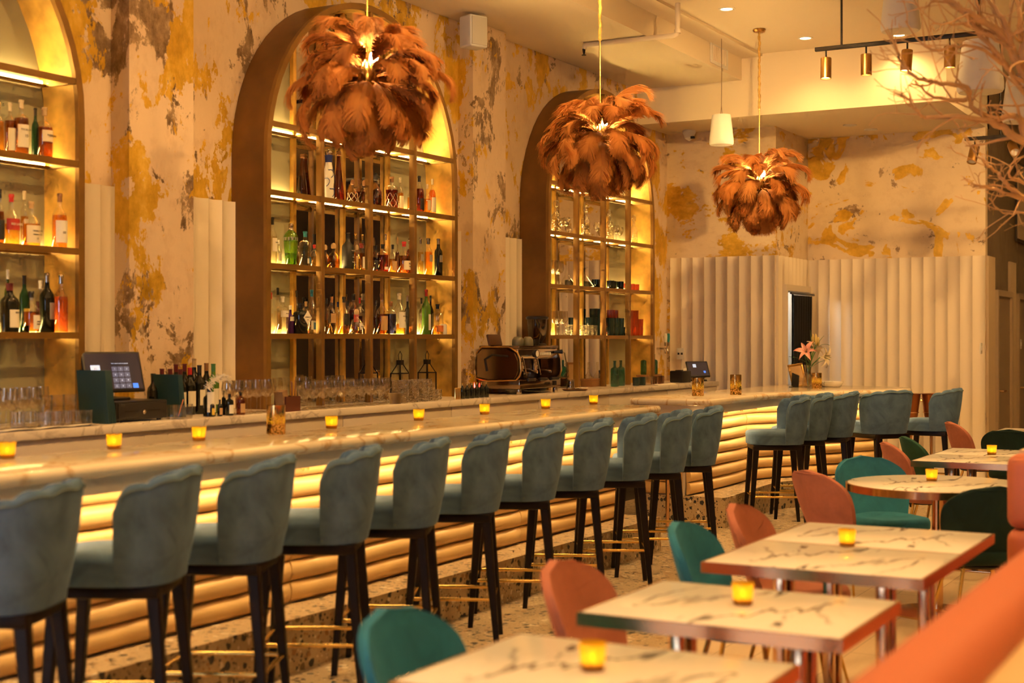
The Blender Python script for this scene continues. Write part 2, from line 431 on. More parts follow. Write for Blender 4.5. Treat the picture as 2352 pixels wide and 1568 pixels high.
for x0 in (5.97, 10.12):
    for xx in (x0-.02, x0+1.10):
        TRIM += 1; pb = sbox('trim_%d' % TRIM, M_FLUTE, xx, xx+.55, YW-.008, YW-.001, ZC+.002, 2.53)
        flutes(FLS, pb, xx, YW-.008, ZC+.002, 4, 0)
flutes(FL, wall_far, 15.34, 6.36, 0, 9, -PI/2, (6.36-5.1)/9)          # faces the viewer (-X)
flutes(FL, wall_door, 15.34, 5.1, 0, 1, 0); flutes(FL, wall_door, 16.39, 5.1, 0, 1, 0)
flutes(FLN, wall_door, 15.55, 5.1, 2.17, 6, 0)
flutes(FL, wall_b, 16.53, 5.1, 0, 15, -PI/2, (5.1-3.06)/15)
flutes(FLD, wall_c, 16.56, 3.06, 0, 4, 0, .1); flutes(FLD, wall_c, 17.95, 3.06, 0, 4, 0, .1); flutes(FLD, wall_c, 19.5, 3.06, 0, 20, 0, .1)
# doorway casing
mb = MB(); mb.box(15.5, 15.56, 5.03, 5.22, 0, 2.22); mb.box(16.36, 16.42, 5.03, 5.22, 0, 2.22); mb.box(15.56, 16.36, 5.03, 5.22, 2.15, 2.22)
struct(mb.build('trim_2', M_CREAM, None, False))
# corridor doors
for k, x0 in enumerate((17.05, 18.45)):
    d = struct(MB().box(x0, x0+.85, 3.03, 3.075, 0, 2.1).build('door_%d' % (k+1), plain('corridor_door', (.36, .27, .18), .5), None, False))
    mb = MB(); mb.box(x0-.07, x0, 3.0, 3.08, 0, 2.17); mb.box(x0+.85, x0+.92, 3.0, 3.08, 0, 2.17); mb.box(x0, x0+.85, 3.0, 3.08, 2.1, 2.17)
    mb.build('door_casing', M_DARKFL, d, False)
    mb = MB(); mb.tube([(x0+.08, 3.03, 1.0), (x0+.08, 2.97, 1.0), (x0+.2, 2.96, 1.0)], .012)
    mb.build('door_handle', M_SATINBRASS, d)
for x, y in ((2252, 800), (2343, 790)):
    p = at_Y(x, y, 3.03)
    pl = thing('wall_switch', 'small pale wall switch on the dark corridor wall, %s of two' % ('left' if x < 2300 else 'right'), 'switch', (p.x, 3.03, p.z))
    MB().rbox(-.05, .05, -.012, 0, -.06, .06, .004).build('plate', M_WHITEP, pl); MB().rbox(-.015, .015, -.02, -.01, -.025, .025, .003).build('rocker', M_WHITEP, pl)
p = at_Y(2340, 455, 3.04)
vt = thing('corridor_vent', 'dark slatted vent high on the corridor wall', 'vent', (p.x+.2, 3.05, p.z-.55))
MB().box(-.4, .4, -.02, 0, 0, 1.0).build('frame', plain('vent_dark', (.05, .035, .02), .5), vt, False)
for k in range(12): MB().box(-.36+k*.062, -.33+k*.062, -.03, -.018, .04, .96).build('slat', M_DARKFL, vt, False)

# pilasters on the arch wall
for k in range(3):
    x0 = 6.49+4.15*(k-1)
    TRIM += 1; sbox('trim_%d' % TRIM, MATS['plaster_arch'], x0, x0+.58, 6.26, YW, ZC+.002, ZLOW)

# ------------------------------------------------------------------ back-bar counter
bc = thing('back_bar_counter', 'long pale quartz-topped back bar counter below the gold arches', 'counter', (0, 0, 0))
MB().rbox(.8, 15.285, YC, YW-.005, ZC-.05, ZC, .006).build('countertop', M_BACKTOP, bc)
for k in range(10):
    x0 = .8+k*1.45
    MB().rbox(x0+.003, x0+1.447, YC+.03, YC+.06, ZC-.19, ZC-.05, .003).build('drawer_front', M_CREAM, bc)
MB().box(.82, 15.28, YC+.07, YW-.005, 0, ZC-.05).build('carcass', M_BLACKP, bc, False)
for k in range(10):
    x0 = .8+k*1.45
    MB().rbox(x0+.01, x0+1.44, YC+.04, YC+.07, .1, ZC-.2, .004).build('fridge_door', M_BLACKP, bc)

# ------------------------------------------------------------------ arched shelves
AR, ZS, AD = 1.25, 2.86-ZC, .305
SHZ = [1.64-ZC, 2.12-ZC, 2.62-ZC, 3.09-ZC]
def arch_path(R, zs, n=28, z0=0):
    pts = [(-R, z0), (-R, zs*.5)]
    for i in range(n+1):
        a = PI-PI*i/n; pts.append((R*math.cos(a), zs+R*math.sin(a)))
    return pts+[(R, zs*.5), (R, z0)]
def arch_band(R0, R1, y0, y1):
    a = arch_path(R0, ZS); c = arch_path(R1, ZS)
    rows = [[(p[0], y0, p[1]), (p[0], y1, p[1]), (q[0], y1, q[1]), (q[0], y0, q[1])] for p, q in zip(a, c)]
    mb = MB(); mb.grid(rows, close_u=True); mb.f += [(0, 1, 2, 3), tuple(len(mb.v)-4+i for i in (3, 2, 1, 0))]; return mb
def half_at(z, R): return R if z <= ZS else math.sqrt(max(0, R*R-(z-ZS)**2))
def col_panel(x0, x1, y0, y1, R, z0=0):
    top = [(x0+(x1-x0)*i/10) for i in range(11)]
    tz = [ZS+math.sqrt(max(0, R*R-x*x)) for x in top]
    vs = []; n = 11
    for y in (y0, y1): vs += [(x, y, z0) for x in top]+[(x, y, max(z0+.01, z)) for x, z in zip(top, tz)]
    fs = []
    for i in range(10):
        for k, fl in ((0, 0), (22, 1)): fs.append((k+i, k+i+1, k+11+i+1, k+11+i))
        fs.append((11+i, 12+i, 34+i, 33+i))
        fs.append((i, i+1, 23+i, 22+i))
    fs += [(0, 11, 33, 22), (10, 21, 43, 32)]
    return MB().add(vs, fs)
def make_arch():
    t_ = thing('arched_shelf', '', 'shelf', group='bronze arched bottle shelves')
    arch_band(AR, AR-.012, .03, AD).build('outer_shell', M_BRONZE, t_)
    arch_band(AR, AR-.045, 0, .03).build('front_frame', plain('frame_gold', (.27, .14, .032), .38, .45, .2, 4), t_)
    arch_band(AR-.012, AR-.03, .03, AD-.012).build('lining', M_GOLDPANEL, t_)
    Q = (AR-.03)/2
    for k, mt, nm in ((0, M_SAGE, 'back_panel'), (1, M_MIRROR, 'mirror_panel'), (2, M_MIRROR, 'mirror_panel'), (3, M_SAGE, 'back_panel')):
        col_panel(-2*Q+k*Q, -Q+k*Q, AD-.012, AD-.003, AR-.028).build(nm, mt, t_, False)
    for k in (-1, 0, 1):
        zt = ZS+math.sqrt((AR-.03)**2-(k*Q)**2)
        MB().rbox(k*Q-.018, k*Q+.018, .002, .055, 0, zt, .003).build('front_post', MATS['frame_gold'], t_)
        MB().rbox(k*Q-.018, k*Q+.018, AD-.05, AD-.014, 0, zt, .003).build('back_post', M_GOLDPANEL, t_)
    for i, z in enumerate(SHZ):
        hw = half_at(z, AR-.03)
        mb = MB(); mb.box(-hw, hw, .004, .028, z-.036, z)
        sh = mb.build('shelf_rail', MATS['frame_gold'], t_, False)
        mb = MB(); mb.box(-hw, hw, AD-.06, AD-.024, z-.03, z-.014)  # back rail, widened to block the strip's light from below
        for k in (-1, 0, 1): mb.box(k*Q-.01, k*Q+.01, .03, AD-.06, z-.03, z-.012)
        mb.box(-hw, -hw+.012, .03, AD-.06, z-.03, z-.012); mb.box(hw-.012, hw, .03, AD-.06, z-.03, z-.012)
        mb.build('shelf_frame', MATS['frame_gold'], sh, False)
        MB().box(-hw+.004, hw-.004, .029, AD-.062, z-.011, z-.003).build('glass_shelf', M_SHELFGL, sh, False)
        mb = MB()
        for k in range(4): mb.box(max(-hw+.02, -2*Q+k*Q+.025), min(hw-.02, -Q+k*Q-.025), AD-.043, AD-.03, z-.012, z-.002)
        mb.build('led_strip', M_LED, sh, False)
    return t_
arch0 = make_arch(); ARCH_X = [4.72, 8.87, 13.005]
arch0['label'] = 'gold arched shelf of whisky and liqueur bottles at the left picture edge'
arch0.location = (ARCH_X[0], YF, ZC)
dup(arch0, (ARCH_X[1], YF, ZC), 0, 'tall gold arched shelf of spirits behind the nearest feather chandelier')
dup(arch0, (ARCH_X[2], YF, ZC), 0, 'gold arched shelf of glassware and carafes right of the espresso machine')

# ------------------------------------------------------------------ the two bars
ZB = 1.10
def offset_path(pts, d):
    out = []; n = len(pts)
    for i in range(n):
        p = Vector(pts[i]); ds = []
        if i > 0: ds.append((p-Vector(pts[i-1])).normalized())
        if i < n-1: ds.append((Vector(pts[i+1])-p).normalized())
        nn = [Vector((-e.y, e.x)) for e in ds]
        if len(nn) == 1: out.append(p+nn[0]*d)
        else:
            bsc = (nn[0]+nn[1]).normalized(); out.append(p+bsc*(d/max(.4, bsc.dot(nn[0]))))
    return out
def resample(pts, step):
    out = [Vector(pts[0])]
    for a, c in zip(pts[:-1], pts[1:]):
        a, c = Vector(a), Vector(c); k = max(1, int((c-a).length/step))
        for i in range(1, k+1): out.append(a.lerp(c, i/k))
    return out
def channel(pts, z0, z1, bulge, seed):
    """one padded roll: half-round section swept along pts, puffed with small puckers, closed ends"""
    rnd = random.Random(seed); ph = rnd.random()*9
    P = resample(pts, .09); nrm = []
    for i in range(len(P)):
        e = (P[min(i+1, len(P)-1)]-P[max(i-1, 0)]).normalized(); nrm.append(Vector((e.y, -e.x)))
    rows = []; K = 9
    for i, p in enumerate(P):
        edge = min(i, len(P)-1-i); q = 1 if edge > 1 else (.55 if edge == 0 else .9)
        wv = 1+.06*math.sin(i*.9+ph)+.04*math.sin(i*2.3+ph*2); sh = .004*math.sin(i*.55+ph)
        row = []
        for k in range(K+1):
            a = -PI/2+PI*k/K
            b_ = p+nrm[i]*(bulge*q*wv*max(0, math.cos(a))**.75)
            row.append((b_.x, b_.y, (z0+z1)/2+(z1-z0)/2*.985*math.sin(a)+sh*math.cos(a)))
        row.append((p.x-nrm[i].x*.01, p.y-nrm[i].y*.01, z1)); row.append((p.x-nrm[i].x*.01, p.y-nrm[i].y*.01, z0))
        rows.append(row)
    mb = MB(); mb.grid(rows, close_u=True); n = len(rows[0])
    mb.f += [tuple(range(n)), tuple(len(mb.v)-n+i for i in range(n-1, -1, -1))]; return mb
CHZ = [.262+k*(.74/7) for k in range(8)]
def hook_mesh():
    mb = MB()
    for s in (-.02, .02):
        mb.tube([(s, 0, .03), (s, -.02, .0), (s+.008, -.032, -.018), (s+.014, -.03, -.005), (s+.018, -.024, .008)], .005, 6)
        mb.lathe([(.0, -.006), (.007, -.004), (.007, .004), (0, .006)], 8, (s+.018, -.024, .012))
    return mb.mesh('bag_hook', M_BRASS)
HOOK = hook_mesh()

b1 = thing('long_bar', 'long marble-topped bar with lit gold padded rolls and terrazzo step', 'bar counter', (0, 0, 0))
MB().rbox(.8, 9.95, 4.2, 4.8, ZB-.055, ZB, .026, 4).build('countertop', M_BARTOP, b1)
mb = MB(); mb.box(.9, 9.86, 4.26, 4.285, ZB-.13, ZB-.055); mb.box(9.83, 9.86, 4.285, 4.75, ZB-.13, ZB-.055); mb.build('apron', M_CREAM, b1, False)
MB().box(.9, 9.84, 4.5, 4.74, .25, ZB-.055).build('body', M_CREAM, b1, False)
MB().box(.8, 9.98, 4.22, 4.8, 0, .256).build('terrazzo_step', M_TERR, b1, False)
brk = [.9, 3.34, 5.78, 8.22, 9.84]
for j in range(4):
    for k in range(7):
        channel([(brk[j]+.003, 4.5), (brk[j+1]-.003, 4.5)], CHZ[k], CHZ[k+1], .058, j*10+k).build('padded_roll', M_PAD, b1)
MB().box(.95, 9.8, 4.32, 4.345, ZB-.125, ZB-.112).build('led_strip', M_LEDBAR, b1, False)
for k in range(14):
    o = link('bag_hook', HOOK, b1); o.location = (2.6+k*.535, 4.437, .955)

P2 = [(11.1, 4.98), (11.1, 4.26), (12.9, 4.25), (13.2, 4.12), (13.6, 3.8), (14.0, 3.58), (14.45, 3.44), (14.8, 3.45), (15.05, 3.6), (15.2, 3.9)]
def smooth_corner(pts, start):
    out = list(pts[:start]); seg = pts[start:]
    for _ in range(2):
        q = [seg[0]]
        for a, c in zip(seg[:-1], seg[1:]):
            q += [(a[0]*.75+c[0]*.25, a[1]*.75+c[1]*.25), (a[0]*.25+c[0]*.75, a[1]*.25+c[1]*.75)]
        q.append(seg[-1]); seg = q
    return out+seg
P2S = smooth_corner(P2, 2)
b2 = thing('curved_bar', 'curved marble-topped end bar with lit padded front and rounded tip', 'bar counter', (0, 0, 0))
def slab(path, close, z0, z1, r):
    """counter slab with a bullnose edge along the path"""
    rows = []
    for k in range(7):
        a = -PI/2+PI*k/6; off = r*(1-math.cos(a))
        pp = offset_path(path, off); z = (z0+z1)/2+(z1-z0)/2*math.sin(a)
        rows.append([(p.x, p.y, z) for p in pp]+[(x, y, z) for x, y in close])
    mb = MB(); mb.grid(rows, close_u=True); n = len(rows[0])
    mb.f += [tuple(range(n)), tuple(len(mb.v)-n+i for i in range(n-1, -1, -1))]; return mb
slab(P2S, [(15.22, 4.98)], ZB-.055, ZB, .026).build('countertop', M_BARTOP, b2, True, 50)
ap = offset_path(P2S, .07); ap2 = offset_path(P2S, .095)
mb = MB(); mb.grid([[(p.x, p.y, ZB-.055) for p in ap], [(p.x, p.y, ZB-.13) for p in ap], [(p.x, p.y, ZB-.13) for p in ap2], [(p.x, p.y, ZB-.055) for p in ap2]], close_v=True)
mb.build('apron', M_CREAM, b2, False)
def poly_prism(path, close, z0, z1): return MB().prism([(p[0], p[1]) for p in path]+close, z0, z1)
bod = offset_path(P2S, .36); poly_prism(bod, [(15.0, 4.9)], .25, ZB-.055).build('body', M_CREAM, b2, False)
plp = offset_path(P2S, .05); plp[0] = Vector((11.42, 4.98)); plp[1] = Vector((11.42, 4.24))
poly_prism(plp, [(15.1, 4.98)], 0, .256).build('terrazzo_step', M_TERR, b2, False)
fp = offset_path(P2S, .33)
cum = [0]
for a, c in zip(fp[:-1], fp[1:]): cum.append(cum[-1]+(c-a).length)
fr = fp[1:]
def split_path(pts, L):
    segs = []; cur = [pts[0]]; acc = 0
    for a, c in zip(pts[:-1], pts[1:]):
        l = (c-a).length
        if acc+l > L and len(cur) > 1: segs.append(cur); cur = [a]; acc = 0
        cur.append(c); acc += l
    segs.append(cur); return segs
pans = [[fp[0], fp[1]+Vector((0, .05))]]+split_path(resample(fr, .12), 1.5)
for j, pp in enumerate(pans):
    for k in range(7): channel(pp, CHZ[k], CHZ[k+1], .055, 100+j*10+k).build('padded_roll', M_PAD, b2)
lp = offset_path(P2S[1:], .125); lp2 = offset_path(P2S[1:], .15); lp[0] += Vector((.06, 0)); lp2[0] += Vector((.06, 0))
mb = MB(); mb.grid([[(p.x, p.y, ZB-.125) for p in lp], [(p.x, p.y, ZB-.112) for p in lp], [(p.x, p.y, ZB-.112) for p in lp2], [(p.x, p.y, ZB-.125) for p in lp2]], close_v=True)
mb.build('led_strip', M_LEDBAR, b2, False)
for k in range(4):
    o = link('bag_hook', HOOK, b2); o.location = (11.75+k*.4, 4.535, .955)
# copper post between the two bars
p = at_X(1533, 1180, 11.2)
cp = thing('copper_post', 'slim copper post standing in the gap between the two bars', 'post', (11.2, p.y, 0))
MB().tube([(0, 0, .01), (0, 0, .93)], .016, 12).build('pole', M_ROSEGOLD, cp); MB().lathe([(.05, 0), (.05, .008), (.018, .014)], 18).build('foot', M_ROSEGOLD, cp)
MB().tube([(-.07, 0, .93), (-.07, .0, .80), (.07, 0, .80), (.07, 0, .93)], .008, 8, closed=True).build('hook_frame', M_ROSEGOLD, cp)

# ------------------------------------------------------------------ ceiling lamps (recessed cans)
CANS = [(12.37, 4.58), (13.95, 4.33), (14.26, 3.47)]
def can(loc, label, on=True, power=130, group=None):
    t_ = thing('recessed_downlight', label, 'ceiling light', loc, 0, group)
    MB().lathe([(.075, 0), (.075, -.008), (.055, -.006), (.055, .0)], 24).build('trim_ring', M_WHITE, t_)
    MB().lathe([(.0, -.004), (.054, -.003)], 24, caps=False).build('lens', emit('can_glow', (1, .62, .28), 14) if on else M_WHITEP, t_)
    if on: lamp('SPOT', 'downlight_lamp', (0, 0, -.02), power, AMBER, t_, spot_size=2.3, spot_blend=.8, shadow_soft_size=.06)
    return t_
for (x, y), lb in zip(CANS, ('lit recessed downlight left of the far chandelier cord', 'lit recessed downlight between the chandelier cord and the track', 'lit recessed downlight just above the black track rail')):
    can((x, y, ZUP), lb, True, 60)
for x, y, lb in ((1952, 287, 'left of two unlit recessed lights in the end soffit'), (2000, 297, 'right of two unlit recessed lights in the end soffit')):
    p = at_z(x, y, ZSOF); can((p.x, p.y, ZSOF), lb, False)
ADDED_CANS = [(x, y) for x in (-1.5, 1.8, 5.0, 8.2, 11.2) for y in (-1.8, .5, 2.9)]  # unseen downlights added to fill the room and bar with light
ADDED_CANS += [(x, 4.5) for x in (1.6, 4.2, 6.8, 9.4)]
for x, y in ADDED_CANS: can((x, y, ZUP), 'lit recessed downlight over the dining side, above the picture' if y < 4 else 'lit recessed downlight over the long bar, above the picture', True, (150 if y > 4 else 85) if y > 2 else 215, 'ceiling downlights above the picture frame')
for x in (18, 20.3): can((x, .8, ZUP), 'lit recessed downlight far down the corridor', True, 40, 'corridor downlights')

# unseen ceiling spots added to brighten the walls: aimed at the arch wall and at the fluted end wall
def added_washer(loc, target, power, label):
    t_ = thing('wall_washer', label, 'ceiling light', loc, 0, 'wall washers above the picture')
    MB().lathe([(.05, 0), (.05, -.03), (.012, -.035), (.012, -.09)], 18).build('mount', M_BLACK, t_)
    d = (Vector(target)-Vector(loc)).normalized(); q = d.to_track_quat('-Z', 'Y')
    h = MB().lathe([(0, .02), (.05, .02), (.052, .01), (.052, -.16), (.046, -.16), (.044, -.13)], 20, caps=False).build('spot_can', M_SATINBRASS, t_)
    h.location = (0, 0, -.12); h.rotation_mode = 'QUATERNION'; h.rotation_quaternion = q
    MB().lathe([(0, -.135), (.043, -.135)], 18, caps=False).build('spot_lens', emit('spot_glow', (1, .66, .30), 20), h)
    lamp('SPOT', 'washer_lamp', (0, 0, -.17), power, AMBER, h, spot_size=1.75, spot_blend=1.0, shadow_soft_size=.05)
for k, x in enumerate((1.5, 4.0, 6.5, 9.0)):
    added_washer((x, 2.3, ZUP), (x+1.2, 6.4, 2.2), 175, 'spot aimed at the arch wall, above the picture')
added_washer((11.0, 3.6, ZUP), (15.3, 5.7, 1.7), 300, 'spot aimed at the fluted corner, above the picture')
for x, y, ty_ in ((13.6, 1.0, 4.2), (12.9, .1, 3.5)):
    added_washer((x, y, ZUP), (16.5, ty_, 1.7), 210, 'spot aimed at the fluted end wall, above the picture')
# ------------------------------------------------------------------ bar stools
def U_path(s, a=.245, front=.12, back=.235):
    """plan of the wrap-around back, s in [-1,1]; the sitter faces +y"""
    q = s*math.radians(80); x = a*math.copysign(abs(math.sin(q))**.72, q); y = -back*abs(math.cos(q))**.85
    return x, y
def make_stool():
    t_ = thing('bar_stool', '', 'bar stool', group='slate blue velvet bar stools')
    # seat cushion: superellipse plan, puffed top
    rows = []; n = 40
    def sup(r, z, sx=.235, sy=.245, cy_=.005, e=3.2):
        out = []
        for i in range(n):
            a = 2*PI*i/n; c, s_ = math.cos(a), math.sin(a)
            k = (abs(c)**e+abs(s_)**e)**(-1/e)*r
            out.append((sx*k*c, cy_+sy*k*s_, z))
        return out
    for r, z in ((.93, .70), (.975, .704), (.985, .72), (.985, .765), (.995, .775), (.995, .79), (.96, .806), (.85, .815), (.5, .82), (.02, .822)): rows.append(sup(r, z))
    mb = MB(); mb.grid(rows, close_u=True); mb.f += [tuple(range(n)), tuple(len(mb.v)-n+i for i in range(n))]
    mb.build('seat', M_STOOL, t_, True, 60)
    # back: six vertical channels, scalloped crest
    L = 6; per = 8; rows = []; top = []
    for i in range(L*per+1):
        s = -1+2*i/(L*per); x, y = U_path(s); x2, y2 = U_path(min(1, s+.01)); x1, y1 = U_path(max(-1, s-.01))
        tx, ty = x2-x1, y2-y1; l = math.hypot(tx, ty) or 1; nx, ny = ty/l, -tx/l        # outward
        lob = abs(math.sin(PI*(i/per)))**.75
        end = max(0, (abs(s)-.86)/.14)
        zt = 1.045+.066*(1-s*s)+.013*lob-.06*end**2; zb = .705
        th = .034+.026*lob*min(1, 1.2-.2*abs(s)); row = []
        def P(zf, off, lean=.15):
            z = zb+(zt-zb)*zf; k = lean*(z-zb)+.01*math.sin(PI*zf)
            return (x+nx*(off+k), y+ny*(off+k), z)
        for zf in (0, .1, .3, .5, .7, .86, .95): row.append(P(zf, 0))
        row.append(P(.992, -.008)); row.append(P(1.0, -.022)); row.append(P(.99, -th+.004))
        for zf in (.93, .8, .6, .4, .2, .05): row.append(P(zf, -th))
        row.append(P(0, -.03)); rows.append(row)
        top.append(P(.945, .0035))
    mb = MB(); mb.grid(rows, close_u=True); k = len(rows[0])
    mb.f += [tuple(range(k)), tuple(len(mb.v)-k+i for i in range(k-1, -1, -1))]
    bk = mb.build('backrest', M_STOOL, t_, True, 70)
    x0, y0 = U_path(-.97); x1, y1 = U_path(.97)
    pth = [(x0*1.012, y0, .72), (x0*1.03, y0, .9)]+[top[i] for i in range(2, len(top)-2, 2)]+[(x1*1.03, y1, .9), (x1*1.012, y1, .72)]
    MB().tube(pth, .0035, 5).build('piping', M_PIPING, bk)
    mb = MB(); mb.rbox(-.2, .2, -.2, .215, .655, .70, .008); mb.build('seat_frame', M_WOODLEG, t_)
    for sx in (-1, 1):
        for sy in (-1, 1):
            tx, ty, bx_, by = sx*.165, sy*.18+.005, sx*.20, sy*.235+.0
            mb = MB(); vs = []
            for z, r, cx_, cy_ in ((.69, .026, tx, ty), (.0, .0135, bx_, by)):
                vs += [(cx_+dx*r, cy_+dy*r, z) for dx, dy in ((-1, -.7), (-.7, -1), (.7, -1), (1, -.7), (1, .7), (.7, 1), (-.7, 1), (-1, .7))]
            fs = [(i, (i+1) % 8, 8+(i+1) % 8, 8+i) for i in range(8)]+[tuple(range(8)), tuple(range(15, 7, -1))]
            mb.add(vs, fs); mb.build('leg', M_WOODLEG, t_)
    q = .258/.69; lx, ly = .20-.035*q, .235-.055*q
    for a, c in (((-lx, -ly), (lx, -ly)), ((lx, -ly), (lx, ly)), ((lx, ly), (-lx, ly)), ((-lx, ly), (-lx, -ly))):
        MB().tube([(a[0], a[1], .258), (c[0], c[1], .258)], .0095, 10).build('footrest_rail', M_BRASS, t_)
    return t_
stool0 = make_stool()
SX = [3.37, 3.985, 4.575, 5.195, 5.80, 6.446, 7.09, 7.73, 8.40, 9.0, 9.61]
srot = math.radians(27)
rs = random.Random(3)
for i, x in enumerate(SX):
    lb = '%s slate blue velvet bar stool from the left along the long bar' % ORD[i]
    if i == 0: lb = 'slate blue velvet bar stool cut off by the left picture edge'
    if i == 10: lb = 'slate blue velvet bar stool at the far right end of the long bar'
    loc = (x, 3.894+rs.uniform(-.012, .012), 0); rz = srot+math.radians(rs.uniform(-2.5, 2.5))
    if i == 0: stool0.location = loc; stool0.rotation_euler = (0, 0, rz); stool0['label'] = lb
    else: dup(stool0, loc, rz, lb)
def heading(fx, fy): return math.atan2(fy, fx)-PI/2
for loc, rz, lb in (((11.86, 3.95, 0), math.radians(27), 'slate blue velvet bar stool with its whole seat showing, first at the curved bar'),
                    ((12.49, 3.93, 0), math.radians(24), 'slate blue velvet bar stool second at the curved bar, half hidden by its neighbour'),
                    ((13.01, 3.84, 0), math.radians(9), 'slate blue velvet bar stool third along the curved bar'),
                    ((13.70, 3.53, 0), math.radians(-36), 'slate blue velvet bar stool seen squarely from behind at the curved bar'),
                    ((14.35, 3.18, 0), math.radians(-3), 'slate blue velvet bar stool furthest right, at the rounded bar tip')):
    dup(stool0, loc, rz, lb)

# ------------------------------------------------------------------ dining chairs
def make_chair(mat, group):
    t_ = thing('dining_chair', '', 'chair', group=group)
    n = 36
    def ring(r, z, sx, sy, cy_=0, e=2.5, dz=0):
        out = []
        for i in range(n):
            a = 2*PI*i/n; c, s_ = math.cos(a), math.sin(a); k = (abs(c)**e+abs(s_)**e)**(-1/e)*r
            out.append((sx*k*c, cy_+sy*k*s_, z+dz*max(0, -s_)**2*k))
        return out
    rows = [ring(r, z, .24, .23, .02, 2.6, .015) for r, z in ((.9, .40), (.985, .41), (1, .43), (.995, .455), (.96, .472), (.8, .478), (.45, .47), (.02, .466))]
    mb = MB(); mb.grid(rows, close_u=True); mb.f += [tuple(range(n)), tuple(len(mb.v)-n+i for i in range(n))]
    mb.build('seat', mat, t_, True, 60)
    # shell back: oval outline that narrows to a waist, wrapped round the sitter
    def half_w(v):
        if v < .62: return .20+.06*math.sin(PI/2*v/.62)**1.2
        q = (v-.62)/.38; return .26*math.sqrt(max(0, 1-q**2.3))
    NV, NU = 20, 22; fr, bk = [], []
    for i in range(NV+1):
        v = i/NV; z = .43+.41*v; hw = max(half_w(v), .004); r1, r2 = [], []
        for j in range(NU+1):
            u = -1+2*j/NU; x = hw*math.sin(u*PI/2)
            wrap = .10*(x/.26)**2*(1.15-.5*v)+.012
            yc = -.19-.085*v+(.05*(1-v)**3)
            r1.append((x, yc+wrap, z)); r2.append((x*1.015, yc+wrap-.036*(1-.25*abs(u)**4), z))
        fr.append(r1); bk.append(r2)
    rows = [f+b_[::-1] for f, b_ in zip(fr, bk)]
    mb = MB(); mb.grid(rows, close_u=True); k = len(rows[0]); mb.f += [tuple(range(k)), tuple(len(mb.v)-k+i for i in range(k-1, -1, -1))]
    sh = mb.build('backrest', mat, t_, True, 75)
    edge = [bk[i][0] for i in range(0, NV)]+[bk[NV-1][j] for j in range(4, NU-3, 3)]+[bk[i][NU] for i in range(NV-1, -1, -1)]
    MB().tube(edge, .0045, 5).build('piping', mat, sh)
    MB().lathe([(.16, .388), (.17, .40)], 20).build('seat_base', M_BLACK, t_)
    for sx in (-1, 1):
        for sy in (-1, 1):
            MB().tube([(sx*.12, sy*.11+.01, .40), (sx*.165, sy*.155+.01, .2), (sx*.21, sy*.20+.01, .004)], [.011, .0095, .007], 8).build('leg', M_BRASS, t_)
    return t_
cteal = make_chair(M_TEAL, 'velvet shell dining chairs'); ccor = make_chair(M_CORAL, 'velvet shell dining chairs')
cgrn = make_chair(M_GREEN, 'velvet shell dining chairs'); cgr2 = make_chair(M_GREEN2, 'velvet shell dining chairs')
first = set()
def chair(proto, loc, face, label):
    rz = math.atan2(face[1], face[0])-PI/2
    if proto.name not in first:
        first.add(proto.name); proto.location = loc; proto.rotation_euler = (0, 0, rz); proto['label'] = label; return proto
    return dup(proto, loc, rz, label)
S = Vector((0, -1))
chair(cteal, (3.36, 1.98, 0), (.08, -1), 'teal velvet shell chair at the bottom edge, at the nearest marble table')
chair(ccor, (4.38, 1.96, 0), (.08, -1), 'coral velvet shell chair nearest the viewer, beside the second marble table')
chair(cteal, (5.55, 1.99, 0), (.08, -1), 'teal velvet shell chair seen from behind, left of a coral chair')
chair(ccor, (6.29, 2.01, 0), (.08, -1), 'coral velvet shell chair pushed up to the corner of the wide marble table')
chair(ccor, (8.30, 2.33, 0), (.78, -.62), 'coral velvet shell chair turned to the round table, left of the open teal chair')
chair(cteal, (9.06, 2.28, 0), (-.55, -.62), 'teal velvet shell chair facing the viewer across the round marble table')
chair(cgrn, (7.90, 1.50, 0), (.75, .48), 'almost black green chair on the near side of the round table')
chair(ccor, (10.72, 2.44, 0), (.5, -.87), 'coral velvet shell chair behind the teal chair, beside a green one')
chair(cgr2, (11.39, 2.46, 0), (.5, -.87), 'dark green velvet shell chair at the far square table, beside a coral one')
chair(ccor, (13.62, 2.58, 0), (.5, -.87), 'small distant coral shell chair behind the wide dark chair back')
chair(cgrn, (12.82, 2.10, 0), (.97, -.1), 'almost black green chair with wide back, beyond the far square table')
chair(ccor, (9.25, 1.42, 0), (-.8, .5), 'coral velvet shell chair mostly hidden behind the round table')

# ------------------------------------------------------------------ tables
def make_table():
    t_ = thing('dining_table', '', 'table', group='square marble dining tables')
    MB().rbox(-.325, .325, -.405, .405, .735, .76, .002).build('marble_top', M_TABLE, t_)
    mb = MB(); x, y = .335, .415
    for a in ((-x, x, -y, -y+.01), (-x, x, y-.01, y), (-x, -x+.01, -y+.01, y-.01), (x-.01, x, -y+.01, y-.01)): mb.box(*a, .718, .759)
    mb.build('metal_edge', M_ROSEGOLD, t_, False)
    MB().box(-.32, .32, -.40, .40, .72, .735).build('underside', M_BLACKP, t_, False)
    for sy in (-.2, .2):
        for sx in (-.05, .05): MB().rbox(sx-.022, sx+.022, sy-.022, sy+.022, .012, .72, .004).build('post', M_ROSEGOLD, t_)
    MB().rbox(-.22, .22, -.3, .3, 0, .012, .003).build('base_plate', M_ROSEGOLD, t_)
    return t_
tab0 = make_table()
